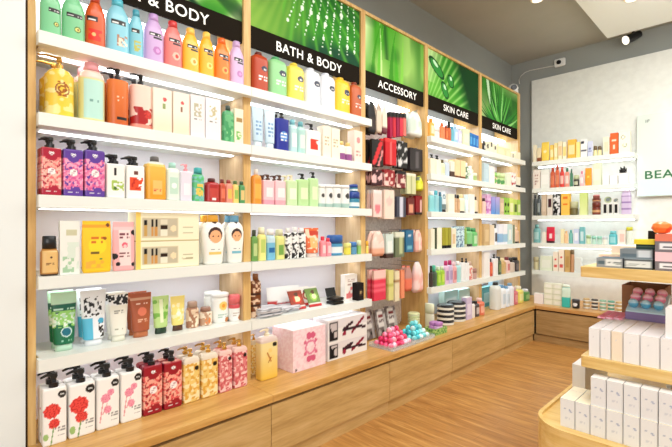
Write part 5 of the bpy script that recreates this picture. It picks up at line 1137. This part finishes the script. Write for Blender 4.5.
# leaning sock packs with a panda-like pale patch on the counter
its = []
for q, (px, x_) in enumerate([(374, -.10), (386, -.07), (396, -.10)]):
    me = carton('sock_pack', .02, .115, .215, [(176, 168, 162), ('n', (110, 96, 92), 1.5, .6, 2), ('r', -.6, .6, .35, .92, (222, 214, 206)), ('r', -.4, .5, .72, .82, (120, 40, 44)), ('t', -.5, .5, .45, .66, (110, 90, 90), 3), ('d', .1, .2, .3, K)], 'print_satin', 10, 18)
    o = link('sock_pack', me, None, (x_-.03, yL(px, x_), SHZ[6]+.004)); o.rotation_euler = (0, -.22, [.1, 0, -.1][q]); its.append((o, 'grey patterned sock pack leaning on counter', 'pack'))
label_row(its, 'accessory bay', 'near side')
# ball trays
def balls(cx, cy, cols, desc, wx, wy, r=.0205):
    tray = MB(); z = SHZ[6]+G
    tray.box(cx-wx/2, cx+wx/2, cy-wy/2, cy+wy/2, z, z+.003).box(cx+wx/2-.002, cx+wx/2, cy-wy/2, cy+wy/2, z+.003, z+.03).box(cx-wx/2, cx+wx/2, cy-wy/2, cy-wy/2+.002, z+.003, z+.03).box(cx-wx/2, cx+wx/2, cy+wy/2-.002, cy+wy/2, z+.003, z+.03).box(cx-wx/2, cx-wx/2+.002, cy-wy/2, cy+wy/2, z+.003, z+.03)
    o = tray.build('display_tray', 'clear_tray'); tag(o, f'clear low tray holding {desc}s', 'tray')
    mes = []
    for c in cols:
        prof = [(r*(1-math.cos(a_)), max(r*math.sin(a_), r*.05), max(r*math.sin(a_), r*.05), 2) for a_ in np.linspace(0, math.pi, 9)]
        mes.append(loft('wrapped_ball', prof, 4, 9, [c, ('n', tuple(min(255, int(v*1.25)+20) for v in c), 1.6, .6, 2)], 'print_gloss'))
    rd_ = random.Random(1); n_ = 0; lz = z+.004; pitch = 2*r+.001
    for lay in range(4):
        nx = int((wx-.01)/pitch)-lay; ny = int((wy-.01)/pitch)-lay
        for a in range(max(nx, 0)):
            for b_ in range(max(ny, 0)):
                o = link('wrapped_ball', mes[rd_.randrange(len(mes))], None, (cx+(a-(nx-1)/2)*pitch, cy+(b_-(ny-1)/2)*pitch, lz), rd_.uniform(0, 6))
                tag(o, f'{desc} heaped in clear tray, accessory counter', 'ball', f'{desc}s heaped on the accessory counter'); n_ += 1
        lz += pitch*.72
balls(.085, 2.497, [(226, 60, 100), (240, 120, 150), (250, 170, 186), (214, 40, 90)], 'small pink wrapped ball', .215, .28)
balls(.08, 2.768, [(90, 196, 206), (120, 210, 216), (180, 232, 232), (70, 180, 196)], 'small turquoise wrapped ball', .215, .255)
# tubs and soap tray
its = []
for q in range(4):
    e_ = build('jar', .10, .038, .10, dict(ops=[(236, 240, 200), ('b', .3, .6, (206, 224, 150))], cap=(226, 232, 180), f=.6), (9, 6), (-.05, 2.955, SHZ[6]+G+q*.0386), 0)
    its.append((e_, 'pale green round tub stacked beside side panel', 'tub'))
label_row(its, 'accessory counter', 'bottom')
cx, cy, z = .11, 3.03, SHZ[6]+G
o = MB().box(cx-.055, cx+.055, cy-.085, cy+.085, z, z+.004).box(cx+.050, cx+.055, cy-.085, cy+.085, z+.004, z+.05).box(cx-.055, cx-.050, cy-.085, cy+.085, z+.004, z+.05).box(cx-.05, cx+.05, cy-.085, cy-.080, z+.004, z+.05).box(cx-.05, cx+.05, cy+.08, cy+.085, z+.004, z+.05).build('soap_basket', flecks('leafy_green', (60, 130, 50), (190, 220, 130), 60)); tag(o, 'green leafy basket of soaps on accessory counter', 'basket')
its = []
for q in range(6):
    me = loft('soap_bar', [(0, .020, .034, 5), (.005, .024, .038, 5), (.022, .024, .038, 5), (.027, .020, .034, 5)], 5, 5, [[(176, 110, 180), (206, 150, 206), (226, 190, 226)][q % 3]], 'print_satin')
    o = link('soap_bar', me, None, (cx-.024+.048*(q % 2)-.001, cy-.04+.08*((q//2) % 2), z+.005+.028*(q//4 if q >= 4 else 0)+(0 if q < 4 else 0))); its.append((o, 'purple wrapped soap bar in the green basket', 'soap'))
    if q >= 4: o.location = (cx-.022+.046*(q % 2), cy, z+.0335)
label_row(its, 'accessory counter', 'near side')
me2 = None
its = []
for q in range(2):
    me = loft('soap_bar', [(0, .020, .034, 5), (.005, .024, .038, 5), (.022, .024, .038, 5), (.027, .020, .034, 5)], 5, 5, [(190, 130, 196)], 'print_satin')
    o = link('soap_bar', me, None, (cx-.022+.046*q, cy+.005, z+.062)); its.append((o, 'lilac soap bar heaped topmost in green basket', 'soap'))
label_row(its, 'accessory counter', 'near side')

#@@TABLE
# ================================================================== display table
tb = empty('display_table', (2.2, 2.8, 0)); tag(tb, 'light wood stepped display table with rounded plinth on the floor', 'display table')
def rounded(x0, x1, y0, y1, r, n_=10):
    pts = []
    for cx_, cy_, a0 in ((x0+r, y0+r, math.pi), (x1-r, y0+r, 1.5*math.pi), (x1-r, y1-r, 0), (x0+r, y1-r, .5*math.pi)):
        for i in range(n_+1): a = a0+.5*math.pi*i/n_; pts.append((cx_+r*math.cos(a)-2.2, cy_+r*math.sin(a)-2.8))
    return pts
TX0, TX1, TY0, TY1 = 1.25, 3.4, 1.95, 3.75
BZ = H-.875
MB().prism(rounded(TX0, TX1, TY0, TY1, .16), 0.0, BZ).build('plinth', 'birch_table', tb)
outer = rounded(TX0, TX1, TY0, TY1, .16); inner = rounded(TX0+.016, TX1-.016, TY0+.016, TY1-.016, .145); n_ = len(outer)
rim = MB(); z0, z1 = BZ+.0003, BZ+.014
rim.v = [(x, y, z) for z in (z0, z1) for x, y in outer]+[(x, y, z) for z in (z0, z1) for x, y in inner]
for i in range(n_):
    j = (i+1) % n_
    for q in ((i, j, n_+j, n_+i), (2*n_+j, 2*n_+i, 3*n_+i, 3*n_+j), (n_+i, n_+j, 3*n_+j, 3*n_+i), (j, i, 2*n_+i, 2*n_+j)): rim.f.append(list(q)); rim.m.append(0)
rim.build('rim', 'birch_table', tb)
T2, T1 = H-.561, H-.187
MB().prism(rounded(1.43, 3.4, 2.07, 3.6, .012), T2-.048, T2).build('tier_board', 'birch_table', tb, bevel=.002)
MB().prism(rounded(1.39, 3.3, 2.21, 3.5, .012), T1-.048, T1).build('tier_board', 'birch_table', tb, bevel=.002)
MB().box(2.3-2.2, 3.1-2.2, 2.75-2.8, 3.3-2.8, BZ, T2-.0485).build('support', 'white_wall', tb)
MB().box(2.3-2.2, 3.1-2.2, 2.75-2.8, 3.3-2.8, T2+.0005, T1-.0485).build('support', 'white_wall', tb)
MB().box(1.62-2.2, 1.64-2.2, 2.9-2.8, 3.3-2.8, BZ, T2-.0485).build('support', 'white_wall', tb)
def tbox(name, x0, x1, y0, y1, z0, z1, ops, lb, top=None, grp=None, cat='box', rz=0, k=10, rows=14, mt='print_card'):
    me = carton(name, y1-y0, x1-x0, z1-z0, ops, mt, k, rows, top)
    o = link(name, me, None, ((x0+x1)/2, (y0+y1)/2, z0), -math.pi/2+rz)
    if lb: tag(o, lb, cat, grp)
    return o
wb = [(238, 240, 242), ('t', -.45, -.15, .64, .68, (176, 184, 204), 1), ('d', .35, .62, .16, (160, 172, 204)), ('d', .5, .57, .12, (170, 180, 206)), ('t', -.4, .4, .3, .36, (216, 220, 228), 2), ('r', .96, 1, 0, 1, (206, 206, 204))]
Y0 = 2.03; its = {'f': [], 'u': [], 'r': []}
pxs = [560, 575, 590, 606, 623, 640, 658, 677, 697]
z = BZ+G
for q in range(8):
    x0, x1 = xB(pxs[q], Y0)+.0015, xB(pxs[q+1], Y0)-.0015; hb = .122
    for d in range(3):
        o = tbox('product_carton', x0, x1, Y0+d*.0635, Y0+d*.0635+.062, z, z+hb, wb, None, top=(250, 240, 214), k=14, rows=26)
        its['f' if d == 0 else 'r'].append((o, 'white carton in the ' + ['front', 'middle', 'rear'][d] + ' bottom row', 'box'))
    if q >= 2:
        o = tbox('product_carton', x0, x1, Y0+.006, Y0+.068, z+hb+G, z+2*hb+G-.004, wb, None, top=(244, 244, 244), k=14, rows=26)
        its['u'].append((o, 'white carton in the upper row', 'box'))
for k_ in its: label_row(its[k_], 'table plinth', 'corner')
o = tbox('product_carton', 1.285, 1.345, 2.46, 2.9, z, z+.155, [(238, 238, 236)], 'tall plain white box standing behind plinth cartons', top=(244, 244, 244))
# second tier: row of tall white cartons
pxs = [588.5, 600, 611, 623, 640, 660, 680, 700]; Y2 = 2.085; its = []
z = T2+G
for q, d_ in [(q_, d_) for d_ in range(3) for q_ in range(7)]:
    x0, x1 = xB(pxs[q], Y2)+.0015, xB(pxs[q+1], Y2)-.0015
    o = tbox('product_carton', x0, x1, Y2+d_*.162, Y2+d_*.162+.16, z, z+.122, [[(246, 246, 246), (246, 246, 246), (250, 236, 214)][q] if q < 3 else (248, 248, 248), ('r', .93, 1, 0, 1, (222, 220, 220)), ('t', -.3, .3, .7, .74, (226, 226, 228), 1)], None, top=(222, 216, 218), k=12, rows=20); its.append((o, 'tall white carton in the ' + ['front', 'second', 'third'][d_] + ' row', 'box'))
label_row(its, 'middle table tier', 'corner')
zt_ = z+.122
o = tbox('product_carton', 1.722, 1.80, 2.10, 2.2, zt_+G, zt_+.118, [(250, 250, 250)], 'small white cube box on top of the tall cartons', top=(222, 214, 214))
its = []
for q in range(3):
    o = tbox('flat_packet', 1.432+.032*q, 1.462+.032*q, 2.33+.01*q, 2.53, zt_+G, zt_+.008, [(240, 150, 176), ('n', (246, 200, 214), 2, .5, q)], None, top=(240, 140, 170)); its.append((o, 'flat pink packet lying on tall cartons', 'packet'))
label_row(its, 'middle table tier', 'corner')
# brown carton holding egg trays, behind the cartons
bx0, bx1 = 1.475, 1.655; by0, by1 = 2.61, 2.80; z = T2+G
cb = MB(); t_ = .004; hh = .258
cb.box(bx0, bx1, by0, by1, z, z+t_).box(bx0, bx0+t_, by0, by1, z+t_, z+hh).box(bx1-t_, bx1, by0, by1, z+t_, z+hh).box(bx0+t_, bx1-t_, by1-t_, by1, z+t_, z+hh).box(bx0+t_, bx1-t_, by0, by0+t_, z+t_, z+.09)
cb.box(bx0, bx0+.05, by0-.003, by0-.0005, z+.02, z+hh)
mat('cardboard', (166, 122, 90), .8)
o = cb.build('cardboard_box', 'cardboard'); tag(o, 'brown cardboard box behind white cartons on the middle tier', 'box')
o = tbox('flat_box', 1.53, 1.70, 2.40, 2.565, z+.1235, z+.158, [(140, 124, 170)], 'purple flat box lying on the tall white cartons', top=(130, 112, 166))
tr = MB(); tz = z+.159
tr.v = [(1.532, 2.40, tz), (1.68, 2.40, tz), (1.68, 2.56, tz), (1.532, 2.56, tz), (1.532, 2.40, tz+.006), (1.68, 2.40, tz+.006), (1.68, 2.56, tz+.075), (1.532, 2.56, tz+.075)]
tr.f = [[3, 2, 1, 0], [4, 5, 6, 7], [0, 1, 5, 4], [1, 2, 6, 5], [2, 3, 7, 6], [3, 0, 4, 7]]; tr.m = [0]*6
mat('tray_blue', (196, 226, 236), .3)
tro = tr.build('sloping_tray', 'tray_blue'); tag(tro, 'pale blue sloping tray holding pink and blue balls', 'tray')
its = {0: [], 1: []}; cols = [(90, 170, 206), (236, 130, 160)]
for r_ in range(3):
    for c_ in range(3):
        cc = cols[0 if r_ < 1 else 1]; rr = .021
        prof = [(rr*(1-math.cos(a_)), max(rr*math.sin(a_), rr*.05), max(rr*math.sin(a_), rr*.05), 2) for a_ in np.linspace(0, math.pi, 9)]
        me = loft('bath_ball', prof, 4, 9, [cc, ('b', .55, 1, tuple(int(v*.5+127) for v in cc))], 'print_gloss')
        yy = 2.424+.05*r_
        o = link('bath_ball', me, None, (1.558+.048*c_, yy, tz+.006+(yy-2.40)/.16*.069+.0012)); its[0 if r_ < 1 else 1].append((o, ['blue', 'pink'][0 if r_ < 1 else 1] + ' bath ball resting on the sloping tray', 'ball'))
for k_ in its:
    for o, d, c in its[k_]: tag(o, d, c, d+'s')
# top tier
z = T1+G
silver = [(150, 156, 160), ('r', -.2, .95, .15, .9, (232, 236, 236)), ('t', .0, .8, .3, .7, (110, 120, 120), 2), ('r', -.9, -.3, .3, .7, (90, 110, 120))]
def on1(px0, px1, y, d, z0, z1, *a, **k): return tbox('flat_box', xB(px0, y), xB(px1, y)-.002, y, y+d, z0, z1, *a, **k)
Yt = 2.235
on1(596.5, 623, Yt, .12, z, z+.042, silver, 'flat silver box at the front edge of top tier', top=(90, 110, 120))
on1(624, 653, Yt, .12, z, z+.042, [(90, 96, 100), ('r', -.95, .8, .2, .8, (226, 232, 232)), ('t', -.8, .4, .3, .6, (150, 160, 160), 2)], 'flat white labelled box at front of top tier', top=(180, 190, 190))
on1(620, 653, Yt+.02, .12, z+.0426, z+.0846, [(130, 140, 146), ('r', .1, .9, .15, .9, (214, 220, 224)), ('r', -.9, .0, .2, .5, (100, 116, 126))], 'grey flat box resting on two silver boxes', top=(110, 126, 134))
on1(636, 655, Yt+.035, .1, z+.0852, z+.106, [(50, 70, 66), ('r', -1, 1, .5, .6, (90, 110, 100))], 'dark green flat box below the yellow one', top=(60, 80, 70))
on1(634, 655, Yt+.03, .105, z+.1066, z+.128, [(240, 220, 70)], 'bright yellow flat box topping the grey stack', top=(246, 230, 100))
gl = [(128, 122, 128), ('r', -.75, .2, .25, .8, (240, 240, 244)), ('t', -.6, .1, .38, .66, (90, 90, 100), 1)]
zz = z
for q, (c_, hgt, lb, tp) in enumerate([(gl, .038, 'lowest grey box with white label', (130, 120, 126)), ([(244, 206, 214)], .039, 'pale pink flat box between two grey boxes', (244, 206, 214)), (gl, .044, 'upper grey box with white label', (130, 120, 126)), ([(232, 130, 106)], .030, 'coral red flat box on the grey stack', (236, 140, 116))]):
    on1(655, 700, Yt-.005, .16, zz, zz+hgt, c_, lb + ', top tier', top=tp, k=24); zz += hgt+.0006
mat('pumpkin', (236, 84, 36), .35)
me = loft('orange_ball', [(0, .01, .01, 2), (.005, .026, .026, 2), (.024, .038, .038, 2), (.042, .032, .032, 2), (.052, .014, .014, 2)], 8, 12, [(236, 84, 36), ('n', (246, 130, 60), 2, .62, 2)], 'print_gloss')
o = link('orange_sponge', me, None, (xB(662, Yt+.06), Yt+.06, zz)); tag(o, 'round orange sponge on the coral box', 'sponge')
o = tbox('small_box', xB(648, Yt+.1), xB(655, Yt+.1), Yt+.1, Yt+.14, z+.1286, z+.165, [bk], 'small black box behind the yellow box', top=(40, 40, 40))
# open cream box and folded cloth on the rear of the top tier
o = tbox('flat_box', 1.42, 1.56, 2.40, 2.62, z, z+.05, [(246, 234, 214), ('r', -.9, .9, .6, .9, (240, 206, 190))], 'pale cream flat box behind the silver boxes', top=(250, 240, 214))
o = tbox('flat_box', 1.47, 1.60, 2.42, 2.60, z+.0506, z+.09, [(248, 226, 206)], 'peach cream flat box stacked behind the grey box', top=(250, 240, 226))

#@@LIGHT
w = bpy.data.worlds.new('World'); SC.world = w; w.use_nodes = True
w.node_tree.nodes['Background'].inputs[0].default_value = (1, 1, .985, 1); w.node_tree.nodes['Background'].inputs[1].default_value = .72
def area(x, y, z, sx, sy, p, rot=(0, 0, 0), col=(1, .993, .97)):
    l = bpy.data.lights.new('fill_light', 'AREA'); l.shape = 'RECTANGLE'; l.size = sx; l.size_y = sy; l.energy = p; l.color = col  # soft area lights added to brighten the room
    o = bpy.data.objects.new('fill_light', l); COL.objects.link(o); o.location = (x, y, z); o.rotation_euler = rot; return o
area(1.3, 1.2, 3.15, .5, 2.2, 34)
area(1.3, 3.2, 3.15, .5, 1.6, 28)
area(2.6, 2.0, 3.15, 1.2, 2.4, 28)
area(2.6, 4.2, 3.15, 1.0, 1.0, 20)
area(1.9, 3.6, 2.6, 1.6, .5, 22, (math.radians(62), 0, 0))  # added fill, tilted to brighten the back wall
area(3.6, -1.2, 1.9, 2.4, 2.0, 52, (math.radians(70), 0, math.radians(45)))  # added front fill from behind the camera
cam = bpy.data.cameras.new('camera'); cam.sensor_width = 36; cam.lens = F/672*36; cam.shift_y = 2.5/672; cam.clip_start = .05
co = bpy.data.objects.new('camera', cam); COL.objects.link(co); co.location = (D0, 0, H); co.rotation_euler = (math.pi/2, 0, math.pi/4)
SC.camera = co
SC.view_settings.view_transform = 'Standard'; SC.view_settings.look = 'None'; SC.view_settings.exposure = 0.0; SC.view_settings.gamma = 1.0
SC.cycles.max_bounces = 6; SC.cycles.use_denoising = True
